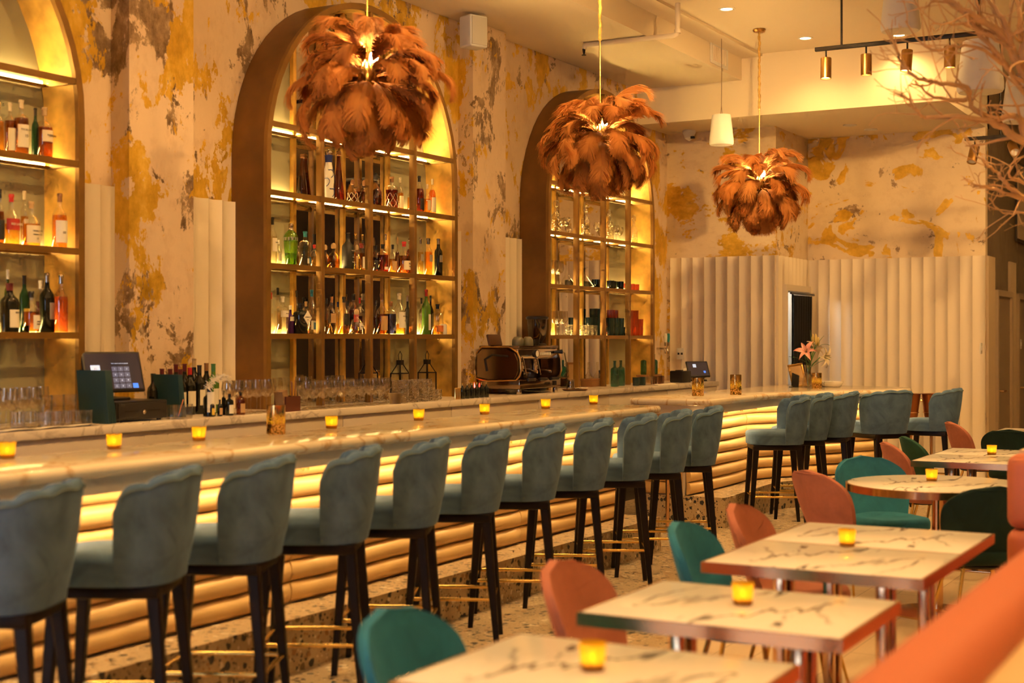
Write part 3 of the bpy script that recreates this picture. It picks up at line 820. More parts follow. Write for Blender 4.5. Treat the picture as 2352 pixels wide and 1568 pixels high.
tabs = [((3.25, 1.54), 'square marble table at the bottom edge of the picture, nearest the viewer'),
        ((4.27, 1.53), 'square marble table second from the bottom, beside the near coral chair'),
        ((5.39, 1.56), 'near half of the two marble tables pushed together'),
        ((6.06, 1.56), 'far half of the two marble tables pushed together'),
        ((10.30, 1.93), 'near one of two square marble tables beyond the round table'),
        ((10.97, 1.93), 'far one of two square marble tables beyond the round table'),
        ((13.75, 2.02), 'marble table far right behind the wide dark chair back')]
for i, ((x, y), lb) in enumerate(tabs):
    if i == 0: tab0.location = (x, y, 0); tab0['label'] = lb
    else: dup(tab0, (x, y, 0), PI if i % 2 else 0, lb)
rt = thing('round_table', 'round marble table with rose gold rim beside the teal chair', 'table', (8.48, 1.84, 0))
MB().lathe([(.0, .735), (.51, .735), (.512, .757), (.508, .76), (0, .76)], 64).build('marble_top', M_TABLE, rt)
MB().lathe([(.514, .715), (.525, .715), (.525, .756), (.514, .758)], 64, caps=False).build('metal_edge', M_ROSEGOLD, rt)
MB().lathe([(.06, .01), (.06, .02), (.032, .03), (.032, .70), (.07, .715), (.3, .72), (.3, .734)], 24).build('pedestal', M_ROSEGOLD, rt)
MB().lathe([(.27, 0), (.27, .01), (.06, .02)], 40).build('base_plate', M_ROSEGOLD, rt)

# ------------------------------------------------------------------ banquette
bq = thing('banquette', 'coral leather banquette with a low tan back wall, bottom right corner', 'banquette', (0, 0, 0))
mb = MB(); prof = []
MB().rbox(.6, 6.55, .49, .67, .74, 1.05, .07, 4).build('top_cushion', M_CORALV, bq)
MB().rbox(.6, 6.55, .50, .67, .46, .745, .05, 4).build('back_cushion', M_CORALV, bq)
MB().rbox(.6, 6.55, .52, 1.06, .30, .46, .05, 4).build('seat_cushion', M_CORALV, bq)
MB().box(.6, 6.55, .55, 1.0, .0, .31).build('seat_base', M_BLACKP, bq, False)
MB().box(.6, 6.75, .40, .488, 0, .985).build('back_wall', plain('tan_panel', (.72, .50, .28), .5), bq, False)
MB().rbox(6.56, 6.74, .49, 1.13, .76, 1.09, .05, 4).build('end_cushion', M_CORALV, bq)
MB().rbox(6.56, 6.74, .49, 1.13, .42, .762, .05, 4).build('end_cushion', M_CORALV, bq)
MB().rbox(6.56, 6.74, .49, 1.13, .02, .425, .05, 4).build('end_cushion', M_CORALV, bq)
MB().box(6.74, 6.95, .40, 1.10, 0, 1.10).build('end_wall', plain('tan_cap', (.74, .55, .34), .5), bq, False)
# ------------------------------------------------------------------ feather chandeliers
m, t, b, o = nt('ostrich_feather')
oi = N(t, 'ShaderNodeObjectInfo')
fc = ramp(t, noise(t, coords(t), 7, 2), [(.3, (.56, .20, .045)), (.7, (.71, .30, .078))])
fc = mixc(t, math_(t, 'MULTIPLY', oi.outputs['Random'], .45), fc, (.78, .40, .13))
t.links.new(fc, b.inputs['Base Color']); b.inputs['Roughness'].default_value = .75; b.inputs['Specular IOR Level'].default_value = .2
tl = N(t, 'ShaderNodeBsdfTranslucent'); t.links.new(fc, tl.inputs[0])
mx = N(t, 'ShaderNodeMixShader'); mx.inputs[0].default_value = .38
t.links.new(b.outputs[0], mx.inputs[1]); t.links.new(tl.outputs[0], mx.inputs[2]); t.links.new(mx.outputs[0], o.inputs[0])
M_FEATHER = m
def feather_mesh(seed, L, W, bend, tipcurl):
    """ostrich plume: shaft along +x arching down (-z), soft drooping barbs on both sides"""
    r = random.Random(seed); mb = MB(); K = 40; pts = []; tg = []; p = Vector((0, 0, 0))
    for i in range(K+1):
        q = i/K; e = -(bend*q**1.5+tipcurl*max(0, q-.7)/.3)
        d = Vector((math.cos(e), 0, math.sin(e))); pts.append(p.copy()); tg.append(d); p = p+d*(L/K)
    mb.tube(pts[::4], [.0035*(1-.8*i/(K//4)) for i in range(K//4+1)], 4)
    def wid(q): return W*min(1, (max(0, q-.10)/.22)**.7)*(1 if q < .8 else max(.42, 1-((q-.8)/.2)**2*.5))
    NB = 120
    for i in range(NB):
        q = .11+.885*i/(NB-1); k = min(K-1, int(q*K)); f = q*K-k; base = pts[k].lerp(pts[k+1], f); d = tg[k]
        nrm = Vector((-d.z, 0, d.x))
        for side in (-1, 1):
            for lay in range(2):
                ln = wid(q)*r.uniform(.86, 1.06); fw = r.uniform(.55, .8)+max(0, q-.8)*2.2
                lat = Vector((0, side*(1 if q < .78 else 1-.88*(q-.78)/.22), 0)); ln *= 1 if q < .9 else .85; lift = r.uniform(-.05, .32) if lay else r.uniform(-.35, .1)
                dir0 = (lat+d*fw+nrm*lift).normalized(); a = base.copy(); wd = .0062
                prev = None; seg = 4; dr = dir0.copy()
                for sgi in range(seg+1):
                    w_ = wd*(1-.75*sgi/seg); sidev = d*w_
                    ring = (a-sidev, a+sidev)
                    if prev is not None: mb.add([prev[0], prev[1], ring[1], ring[0]], [(0, 1, 2, 3)])
                    prev = ring
                    a = a+dr*(ln/seg); dr = (dr+Vector((0, 0, -.16))-nrm*.14+d*.16+Vector((r.uniform(-.05, .05), r.uniform(-.05, .05), r.uniform(-.05, .05)))).normalized()
    return mb.mesh('feather', M_FEATHER, True, 180)
FEA = [feather_mesh(11, .50, .135, 1.7, .8), feather_mesh(12, .52, .125, 1.3, .8), feather_mesh(13, .43, .125, .9, .6),
       feather_mesh(14, .40, .12, .6, .5), feather_mesh(15, .33, .10, .35, .4), feather_mesh(16, .42, .14, 2.1, .9)]
def chandelier(loc, label, seed, rod_top, sc=1.0):
    r = random.Random(seed)
    t_ = thing('feather_chandelier', label, 'chandelier', loc, 0, 'burnt orange ostrich feather chandeliers')
    # (elevation deg, count, mesh choices, root z, root r)
    rings = [(64, 8, (5, 0), .03, .035), (38, 10, (0, 5, 1), .0, .05), (14, 11, (0, 1), -.04, .06), (-12, 11, (1, 2), -.08, .06), (-36, 10, (2, 3), -.10, .05), (-58, 10, (3, 4), -.12, .04), (-76, 6, (4,), -.14, .025)]
    for ri, (el, n, ch, z0, r0) in enumerate(rings):
        for k in range(n):
            az = 2*PI*(k+.5*(ri % 2))/n+r.uniform(-.14, .14); e = math.radians(el+r.uniform(-9, 9))
            o = link('feather', FEA[r.choice(ch)], t_)
            o.location = (r0*math.cos(az), r0*math.sin(az), z0)
            o.rotation_mode = 'XYZ'
            o.matrix_local = Matrix.Translation(o.location) @ Matrix.Rotation(az, 4, 'Z') @ Matrix.Rotation(-e, 4, 'Y') @ Matrix.Rotation(r.uniform(-.35, .35), 4, 'X') @ Matrix.Scale(r.uniform(.92, 1.08)*sc, 4)
    MB().lathe([(0, -.17), (.03, -.16), (.05, -.10), (.055, -.03), (.03, .03), (.015, .05)], 16).build('hub', M_BRASS, t_)
    top = rod_top-loc[2]
    MB().lathe([(.012, .05), (.02, .08), (.02, .12), (.006, .17), (.006, top-.75)], 12).build('rod', M_BRASS, t_)
    pts = []; n = 40
    for i in range(n+1):
        a = i*.9; pts.append((.0025*math.cos(a), .0025*math.sin(a), top-.78+.76*i/n))
    MB().tube(pts, [.012+.0025*math.sin(i*2.1) for i in range(n+1)], 8).build('cord_sleeve', plain('gold_fabric', (.52, .33, .08), .6, .4, .3, 40), t_)
    MB().lathe([(0, top-.035), (.05, top-.03), (.062, top-.012), (.06, top-.002), (0, top-.001)], 24).build('ceiling_canopy', M_SATINBRASS, t_)
    MB().lathe([(0, .035), (.022, .045), (.03, .075), (.022, .105), (.012, .118)], 14, (.035, -.02, 0)).build('bulb', emit('bulb_glow', (1, .72, .34), 60), t_)
    for a in range(4):
        lamp('POINT', 'bulb_lamp', (.10*math.cos(a*PI/2+.5), .10*math.sin(a*PI/2+.5), .13), 13, (1, .64, .26), t_, shadow_soft_size=.03)
    return t_
for x, px, py, dpt, lb, sd in ((0, 843, 158, None, 'burnt orange feather chandelier nearest the viewer, in front of the tall arch', 21),
                               (1, 1378, 300, None, 'burnt orange feather chandelier in front of the glassware arch', 22),
                               (2, 1744, 415, None, 'smallest and furthest burnt orange feather chandelier, by the fluted wall', 23)):
    p = at_Y(px, py, 4.6); chandelier((p.x, 4.6, p.z), lb, sd, ZUP, (.93, .97, 1.0)[x])

# ------------------------------------------------------------------ track lights
def track(loc, length, n, label, tilts, power, drop, rods):
    t_ = thing('track_light', label, 'track light', loc)
    MB().rbox(-.018, .018, -length, 0, -.018, .018, .004).build('rail', M_BLACK, t_)
    for y in rods: MB().tube([(0, y, .015), (0, y, drop)], .010, 10).build('drop_rod', M_BLACK, t_)
    for k in range(n):
        y = -.10-.36*k; tx, tz = tilts[k]
        MB().tube([(0, y, -.015), (0, y, -.09)], .008, 8).build('stem', M_BLACK, t_)
        h = MB().lathe([(.0, 0), (.046, 0), (.048, -.006), (.048, -.185), (.043, -.185), (.041, -.17)], 24, caps=False).build('spot_can', M_SATINBRASS, t_)
        h.location = (0, y, -.085); h.rotation_euler = (tx, tz, 0)
        MB().lathe([(0, -.172), (.041, -.172)], 20, caps=False).build('spot_lens', emit('spot_glow', (1, .66, .30), 20) if power else M_WHITEP, h)
        if power: lamp('SPOT', 'track_lamp', (0, 0, -.19), power, AMBER, h, spot_size=1.6, spot_blend=.7, shadow_soft_size=.04)
    return t_
track((12.5, 3.79, 4.20), 1.62, 4, 'black ceiling track with four lit brass spot cans', [(0, .05), (0, -.02), (.05, .1), (0, 0)], 26, ZUP-4.20, (-.24, -1.42))
track((15.0, 2.98, 3.65), 1.1, 3, 'lower distant black track with tilted brass spot cans', [(.1, .45), (-.3, .95), (0, .5)], 0, ZUP-3.65, (-.35,))

# ------------------------------------------------------------------ pendant speakers, wall speaker, pipe, vents
def pendant(loc, rad, h, wire_top, label):
    t_ = thing('pendant_speaker', label, 'speaker', loc, 0, 'white pendant speakers')
    MB().lathe([(0, 0), (rad*.93, 0), (rad, h*.05), (rad*.995, h*.15), (rad*.80, h*.88), (rad*.74, h), (0, h*1.01)], 32).build('shell', M_WHITEP, t_)
    MB().lathe([(0, -.002), (rad*.86, -.001)], 32, caps=False).build('grille', M_WHITE, t_)
    mb = MB()
    for s in (-1, 1): mb.tube([(s*rad*.18, 0, h), (0, 0, h+.10)], .003, 5)
    mb.tube([(0, 0, h+.10), (.006, 0, (h+wire_top)*.5), (0, 0, wire_top)], .0035, 5); mb.build('hanging_wire', M_DKSTEEL, t_)
    MB().lathe([(.03, wire_top-.02), (.03, wire_top)], 14).build('ceiling_hook', M_WHITEP, t_)
    return t_
p = at_d(1657, 333, 14.2); pendant(p, .122, .30, ZUP-p.z, 'small white pendant speaker hanging left of the far chandelier')
p = at_d(2068, 72, 9.9); pendant(p, .135, .33, ZUP-p.z, 'white pendant speaker at the top edge behind the branch tips')
p = at_d(2252, 212, 10.6); pendant(p, .17, .38, ZUP-p.z, 'large white pendant speaker tangled behind the branches')
p = at_d(2350, 280, 12.5); pendant(p, .18, .40, ZUP-p.z, 'white pendant speaker cut off by the right picture edge')
p = at_Y(1072, 122, 6.22)
ws = thing('wall_speaker', 'white box speaker mounted under the ceiling between the arches', 'speaker', (p.x-.06, 6.12, p.z+.02), math.radians(-22)); ws.scale = (.85, .85, .9)
mb = MB(); mb.rbox(-.11, .11, -.10, .09, 0, .30, .02, 3); mb.build('cabinet', M_WHITEP, ws)
MB().rbox(-.095, .095, -.108, -.10, .02, .28, .003).build('grille', plain('speaker_grille', (.62, .58, .52), .7), ws); MB().box(-.02, .02, .085, .16, .12, .2).build('bracket', M_BLACK, ws, False)
pp = thing('sprinkler_pipe', 'white sprinkler pipe hanging below the lowered bar ceiling', 'pipe', (11.95, 4.89, ZUP))
MB().tube([(0, 0, 0), (0, 0, -.24), (0, .01, -.275), (0, .04, -.287), (0, .90, -.287), (0, .93, -.292), (0, .94, -.32)], .024, 12).build('pipe_run', M_CREAM, pp)
MB().lathe([(.03, -.01), (.03, 0), (.032, .02)], 14, (0, 0, -.26)).build('elbow', M_CREAM, pp)
mb = MB(); mb.lathe([(.016, 0), (.012, -.03), (.006, -.05), (.022, -.055), (.022, -.06)], 12, (0, .94, -.32)); mb.build('sprinkler_head', M_BLACK, pp)
fv = thing('fascia_vent', 'square white louvred air vent in the ceiling step', 'vent', (13.8, 5.195, 4.41))
MB().box(-.24, .24, -.012, 0, -.01, .20).build('frame', M_WHITE, fv, False)
for k in range(9): MB().box(-.19+k*.043, -.175+k*.043, -.022, -.010, .02, .17).build('slat', M_CREAM, fv, False)
p = at_z(1583, 300, ZSOF)
sd = thing('security_camera', 'small white dome security camera under the end soffit', 'camera', (p.x, p.y, ZSOF))
MB().lathe([(.075, 0), (.075, -.03), (.06, -.05), (.05, -.09), (0, -.12)], 20).build('dome_housing', M_WHITEP, sd)
MB().rbox(-.045, -.01, -.075, -.03, -.10, -.07, .006).build('lens', M_BLACKP, sd)
# ------------------------------------------------------------------ bottles
STY = {
 'std': [(0, .9), (.02, 1), (.56, 1), (.63, .93), (.70, .60), (.75, .36), (.80, .31), (.94, .29), (.945, .34), (.985, .34), (1, .28)],
 'slim': [(0, .92), (.015, 1), (.62, 1), (.68, .9), (.74, .5), (.79, .4), (.95, .38), (.955, .45), (.99, .45), (1, .35)],
 'squat': [(0, .9), (.03, 1), (.46, 1), (.56, .95), (.64, .62), (.70, .32), (.76, .28), (.93, .27), (.935, .33), (.985, .33), (1, .28)],
 'shoul': [(0, .9), (.02, 1), (.60, 1.0), (.68, .97), (.725, .72), (.75, .36), (.80, .30), (.95, .30), (.955, .36), (1, .34)],
 'cone': [(0, .92), (.02, 1), (.2, .93), (.5, .62), (.72, .40), (.84, .30), (.90, .27), (.91, .40), (.94, .42), (.955, .28), (.97, .46), (1, .30)],
 'ball': [(0, .72), (.04, .92), (.25, 1), (.46, .9), (.58, .55), (.64, .28), (.70, .25), (.78, .25), (.79, .32), (.83, .36), (.91, .38), (.97, .26), (1, .08)],
 'wine': [(0, .9), (.015, 1), (.60, 1), (.67, .90), (.73, .56), (.78, .38), (.84, .36), (.975, .35), (.98, .40), (1, .38)],
 'deco': [(0, .92), (.03, 1), (.5, 1), (.56, .92), (.62, .50), (.67, .34), (.72, .44), (.74, .34), (.78, .32), (.80, .55), (.9, .62), (.97, .5), (1, .2)],
 'carafe': [(0, .95), (.02, 1), (.06, .98), (.36, .36), (.44, .26), (.7, .24), (.97, .28), (1, .30)],
 'tenbot': [(0, .70), (.05, .76), (.5, .96), (.62, 1), (.70, .98), (.78, .72), (.84, .38), (.88, .30), (.89, .33), (.985, .33), (1, .28)],
}
GL = {'clear': M_CLEAR, 'green': thin_glass('green_glass', (.42, .60, .16), .45, .08, .05, 0, .15, (.4, .7, .15)), 'teal': thin_glass('teal_glass', (.18, .46, .40), .5, .08, .05, 0, .2, (.1, .42, .38)),
      'amber': thin_glass('amber_glass', (.62, .28, .07), .45, .07), 'dark': plain('dark_bottle_glass', (.012, .013, .010), .08, 0, 0, 1),
      'dkgreen': plain('dark_green_glass', (.012, .05, .018), .08, 0, 0, 1), 'mgreen': plain('green_wine_glass', (.10, .22, .03), .1, 0, 0, 1), 'black': plain('matte_black_glass', (.03, .028, .026), .5, 0, 0, 1),
      'purple': plain('violet_glass', (.05, .012, .10), .1, 0, 0, 1), 'ceramic': plain('white_ceramic', (.80, .76, .70), .25, 0, 0, 1), 'cut': M_CUT, 'frost': thin_glass('frost_glass', (.9, .86, .78), .5, .10, .25)}
def liq(name, c): return thin_glass('liquid_'+name, c, .12, .02, .1)
LQ = {'amber': liq('amber', (.92, .60, .18)), 'dark': liq('dark', (.66, .33, .08)), 'red': liq('red', (.55, .15, .07)), 'pale': liq('pale', (.97, .80, .42)), 'clear': liq('clear', (.97, .93, .82)), 'pink': liq('pink', (.97, .55, .30)), 'gold': liq('gold', (.96, .66, .22)),
      'blue': liq('blue', (.16, .18, .45)), 'lime': liq('lime', (.55, .75, .2))}
CAPS = {'black': M_BLACKP, 'gold': M_BRASS, 'silver': M_STEEL, 'cork': plain('cork', (.55, .38, .2), .8), 'wood': plain('cap_wood', (.28, .13, .05), .5), 'red': plain('red_wax', (.50, .02, .02), .35), 'blue': plain('teal_foil', (.03, .22, .32), .4), 'cream': plain('cream_cap', (.72, .60, .42), .5),
        'burg': plain('burgundy_foil', (.12, .012, .02), .4), 'navy': plain('navy_cap', (.03, .04, .12), .4), 'white': M_WHITEP, 'green': plain('green_foil', (.05, .2, .06), .4)}
LB = {'paper': M_PAPER, 'black': plain('black_label', (.02, .018, .016), .5), 'red': plain('red_label', (.50, .04, .03), .5), 'orange': plain('orange_label', (.75, .22, .06), .5), 'tan': plain('tan_label', (.55, .34, .16), .6), 'cream': plain('cream_label', (.85, .72, .50), .6), 'yellow': plain('yellow_label', (.8, .55, .08), .5), 'silver': plain('silver_label', (.6, .58, .55), .3, .6), 'blue': plain('blue_label', (.05, .2, .4), .5)}
M_INK = plain('ink', (.05, .035, .03), .6); M_INKW = plain('white_ink', (.85, .8, .7), .6); M_INKB = plain('cobalt_glaze', (.02, .03, .18), .3)
def rad_at(st, f):
    P = STY[st]
    for (a, ra), (c, rc) in zip(P[:-1], P[1:]):
        if a <= f <= c: return ra+(rc-ra)*(f-a)/(c-a+1e-9)
    return P[-1][1]
def bottle(loc, h, r, style, glass, liquid, fill, cap, lab, desc, rz=0, capf=None, text=None, name='bottle', cat='bottle', group=None):
    t_ = thing(name, desc, cat, loc, rz, group)
    prof = [(r*k, h*f) for f, k in STY[style]]
    capf = capf or {'cone': .90, 'ball': .78, 'deco': .79}.get(style, .845)
    body = [p for p in prof if p[1] <= h*capf+1e-6]+[(r*rad_at(style, capf), h*capf)] if cap else prof
    MB().lathe(body, 18, caps=True).build('glass_body', GL[glass], t_, True, 50)
    if liquid:
        lp = [(max(.001, rr-.003), max(z, .006)) for rr, z in prof if z < h*fill]+[(r*rad_at(style, fill)-.003, h*fill)]
        MB().lathe(lp, 16).build('liquid', LQ[liquid], t_, True, 50)
    if cap:
        cp = [(0, h*capf)]+[(rr*1.06, max(z, h*capf)) for rr, z in [(r*rad_at(style, capf), h*capf)]+[p for p in prof if p[1] > h*capf]]+[(0, h)]
        MB().lathe(cp, 14).build('stopper' if style in ('ball', 'deco', 'cone') else 'cap', CAPS[cap], t_, True, 40)
    if lab:
        for (mat_, f0, f1, half) in lab:
            rr = r*max(rad_at(style, f0), rad_at(style, f1))+.0008
            MB().lathe([(rr, h*f0), (rr, h*f1)], 12, caps=False, a0=-PI/2-half, a1=-PI/2+half).build('label_band', LB[mat_], t_)
    if text:
        for s, f, sz, mt in text:
            rr = r*rad_at(style, f)+.0022
            lettering('lettering', s, sz, mt, t_, (0, -rr, h*f), (PI/2, 0, 0))
    return t_
ROWZ = {'lower': 1.64, 'middle': 2.12, 'upper': 2.62}
ARN = {1: 'the left arch', 2: 'the tall middle arch', 3: 'the glassware arch'}
rb = random.Random(5)
def shelf(arch, row, items):
    for it in items:
        x, hp, wp, sty, gl, lq, fill, cap, lab, desc = it[:10]; ex = it[10] if len(it) > 10 else {}
        Y = YF+ex.get('y', .14); p = at_Y(x, 0, Y); dd = depth(p)
        bottle((p.x, Y, ROWZ[row]-.003+.001), hp*dd/F, wp/2*dd/F, sty, gl, lq, fill, cap, lab, '%s, %s shelf of %s' % (desc, row, ARN[arch]), rb.uniform(-.25, .25) if 'rz' not in ex else ex['rz'], text=ex.get('text'), group='bottles on the arched shelves')
PL = [('paper', .10, .50, 1.0)]; CL = [('cream', .12, .46, 1.0)]; BL = [('black', .10, .45, 1.1)]; TL = [('tan', .1, .45, 1.0)]
shelf(1, 'upper', [
 (-3, 120, 26, 'std', 'clear', 'amber', .62, 'gold', None, 'amber whisky bottle half cut off by the picture edge'),
 (23, 123, 26, 'shoul', 'clear', 'dark', .66, 'cream', [('paper', .10, .52, 1.1)], 'white-labelled whisky bottle left of its twin', {'y': .17}),
 (49, 131, 33, 'shoul', 'clear', 'dark', .68, 'cream', [('paper', .16, .56, 1.2)], 'white-labelled whisky bottle numbered fifteen', {'rz': 0, 'text': [('MACALLAN', .47, .015, M_INK), ('15', .36, .024, M_INK)]}),
 (81, 119, 17, 'slim', 'dkgreen', None, 0, 'black', None, 'slim dark green bottle', {'y': .17}),
 (102, 121, 38, 'shoul', 'clear', 'dark', .62, 'cork', [('cream', .34, .56, 1.2)], 'amber whisky bottle with slanted cream label', {'text': [('WOODFORD', .46, .014, M_INK)]})])
shelf(1, 'middle', [
 (1, 128, 18, 'std', 'clear', 'dark', .6, 'black', BL, 'black-capped whisky bottle at the picture edge'),
 (26, 119, 37, 'squat', 'clear', 'gold', .42, 'red', [('red', .30, .52, 1.3)], 'half empty whisky bottle with red diagonal label', {'rz': 0, 'text': [('RED LABEL', .41, .017, M_INKW)]}),
 (56, 130, 18, 'slim', 'clear', 'amber', .55, 'cream', PL, 'slim cream-capped whisky bottle', {'y': .19}),
 (72, 104, 40, 'squat', 'clear', 'amber', .5, 'cork', [('cream', .08, .46, 1.25)], 'squat whisky bottle with big cream label', {'rz': 0, 'y': .10, 'text': [('THE BALVENIE', .34, .011, M_INK), ('DOUBLEWOOD', .26, .009, M_INK), ('12', .17, .014, M_INK)]}),
 (137, 126, 34, 'std', 'clear', 'amber', .60, 'wood', [('paper', .10, .50, 1.1)], 'lone amber bottle by the gold side', {'y': .07, 'rz': -.15, 'text': [('10', .28, .02, M_INK)]})])
shelf(1, 'lower', [
 (18, 145, 15, 'slim', 'green', 'lime', .5, 'white', None, 'tall yellow-green bottle behind a dark one', {'y': .20}),
 (22, 113, 42, 'wine', 'dark', None, 0, 'burg', [('paper', .10, .46, .9)], 'broad black bottle with pictorial label', {'y': .09, 'rz': .2, 'text': [('VIEUX', .40, .013, M_INK)]}),
 (56, 131, 23, 'wine', 'dkgreen', None, 0, 'black', [('yellow', .12, .42, .8)], 'dark green bottle with yellow label'),
 (72, 95, 38, 'squat', 'clear', 'dark', .5, 'black', [('paper', .08, .42, .8)], 'squat amaro with lace label', {'y': .09, 'rz': .3, 'text': [('AMARO', .26, .012, M_INK), ('NONINO', .2, .01, M_INK)]}),
 (93, 120, 22, 'slim', 'clear', 'red', .6, 'white', None, 'red aperitif bottle behind the squat amaro', {'y': .21}),
 (108, 137, 34, 'std', 'dark', None, 0, 'silver', [('silver', .22, .5, .45)], 'dark red bottle with silver crest'),
 (140, 133, 33, 'std', 'clear', 'pink', .62, 'silver', None, 'pale pink bottle by the gold side panel', {'y': .07})])
shelf(2, 'upper', [
 (694, 100, 25, 'cone', 'amber', 'dark', .5, 'wood', None, 'left tall tapering amber bottle', {'y': .16}),
 (778, 118, 27, 'cone', 'amber', 'dark', .62, 'wood', None, 'right tall tapering amber bottle'),
 (810, 58, 25, 'ball', 'clear', 'dark', .42, 'wood', None, 'small round decanter bottle with roped net', {'y': .15}),
 (836, 62, 22, 'ball', 'clear', 'dark', .45, 'wood', None, 'round cognac bottle half behind a gold post', {'y': .18}),
 (863, 80, 30, 'ball', 'clear', 'red', .5, 'black', None, 'dark cognac bottle behind the gold post', {'y': .14}),
 (900, 76, 29, 'shoul', 'clear', 'red', .60, 'wood', None, 'round-shouldered rum bottle with roped net'),
 (919, 80, 16, 'std', 'clear', 'gold', .55, 'cream', CL, 'slim pale gold bottle', {'y': .19}),
 (944, 66, 18, 'std', 'clear', 'amber', .55, 'black', None, 'small amber bottle left of the last post', {'y': .17}),
 (963, 87, 23, 'std', 'clear', 'red', .66, 'black', [('black', .1, .4, 1)], 'red-brown bottle with black label'),
 (981, 69, 18, 'squat', 'clear', 'amber', .5, 'cream', CL, 'short amber bottle with cream label', {'y': .10}),
 (993, 86, 17, 'std', 'clear', 'pink', .7, 'cream', PL, 'tall pale orange bottle at the right end', {'y': .17})])
shelf(2, 'middle', [
 (626, 109, 21, 'std', 'clear', 'clear', .6, 'black', [('paper', .28, .56, 1.2)], 'clear vodka bottle with black cap', {'rz': .3, 'text': [('Ketel One', .47, .013, M_INK)]}),
 (640, 60, 14, 'std', 'clear', 'clear', .5, 'white', [('paper', .2, .5, 1)], 'small clear bottle with white cap', {'y': .21}),
 (668, 97, 33, 'tenbot', 'green', 'lime', .30, 'silver', [('silver', .60, .67, 3.1)], 'bright green ribbed gin bottle', {'y': .12}),
 (701, 82, 28, 'shoul', 'clear', 'clear', .55, 'blue', [('paper', .1, .24, .6), ('blue', .1, .28, .25)], 'clear bottle with teal neck band'),
 (684, 50, 16, 'std', 'clear', 'pale', .5, 'silver', None, 'small clear bottle behind the green gin', {'y': .22}),
 (722, 55, 20, 'std', 'clear', 'gold', .5, 'red', None, 'gold bottle with red cap', {'y': .2}),
 (747, 56, 24, 'ball', 'clear', 'gold', .5, 'cork', None, 'left round tequila bottle with ball stopper', {'y': .16}),
 (766, 60, 30, 'ball', 'clear', 'gold', .5, 'cork', None, 'middle round tequila bottle with ball stopper', {'y': .12}),
 (799, 86, 28, 'wine', 'black', None, 0, 'black', None, 'matte charcoal bottle with white lettering', {'rz': .1, 'text': [('MR BLACK', .52, .012, M_INKW), ('COLD BREW', .40, .007, M_INKW), ('LIQUEUR', .35, .007, M_INKW), ('Amaro', .22, .014, M_INKW)]}),
 (819, 60, 23, 'ball', 'clear', 'pale', .5, 'cork', None, 'right round tequila bottle with ball stopper', {'y': .10}),
 (817, 88, 13, 'slim', 'clear', 'gold', .5, 'gold', [('paper', .1, .4, 1)], 'left slim gold-capped bottle', {'y': .21}),
 (832, 87, 14, 'slim', 'clear', 'gold', .5, 'gold', [('paper', .1, .4, 1)], 'right slim gold-capped bottle', {'y': .21}),
 (864, 62, 16, 'std', 'clear', 'red', .5, 'black', BL, 'black-labelled whiskey behind the gold post', {'y': .16}),
 (879, 65, 27, 'shoul', 'clear', 'red', .62, 'black', [('paper', .1, .2, .9)], 'dark bourbon bottle with black cap', {'y': .12}),
 (886, 92, 13, 'std', 'clear', 'amber', .5, 'silver', CL, 'tall amber bottle behind the dark bourbon', {'y': .22}),
 (902, 66, 19, 'std', 'clear', 'amber', .5, 'black', [('tan', .1, .42, 1.1)], 'amber whiskey bottle with tan label', {'y': .12}),
 (913, 87, 14, 'ball', 'clear', 'red', .6, 'cork', None, 'slim red bottle with cork ball', {'y': .18}),
 (928, 74, 31, 'squat', 'clear', 'dark', .56, 'red', [('cream', .12, .40, 1.1)], 'bourbon bottle with red wax neck', {'y': .09, 'rz': .1, 'text': [("Maker's", .31, .015, M_INK), ('Mark', .22, .015, M_INK)]}),
 (940, 85, 15, 'std', 'clear', 'red', .7, 'silver', [('paper', .3, .5, .9)], 'tall red bottle behind the wax-necked bourbon', {'y': .20}),
 (966, 87, 14, 'slim', 'clear', 'pale', .62, 'silver', [('silver', .38, .56, .9)], 'left slim pale liqueur bottle'),
 (984, 87, 19, 'slim', 'clear', 'gold', .64, 'silver', [('silver', .38, .56, .9)], 'middle slim golden liqueur bottle'),
 (1007, 88, 19, 'slim', 'dark', None, 0, 'silver', [('silver', .38, .56, .9)], 'right slim black-red liqueur bottle')])
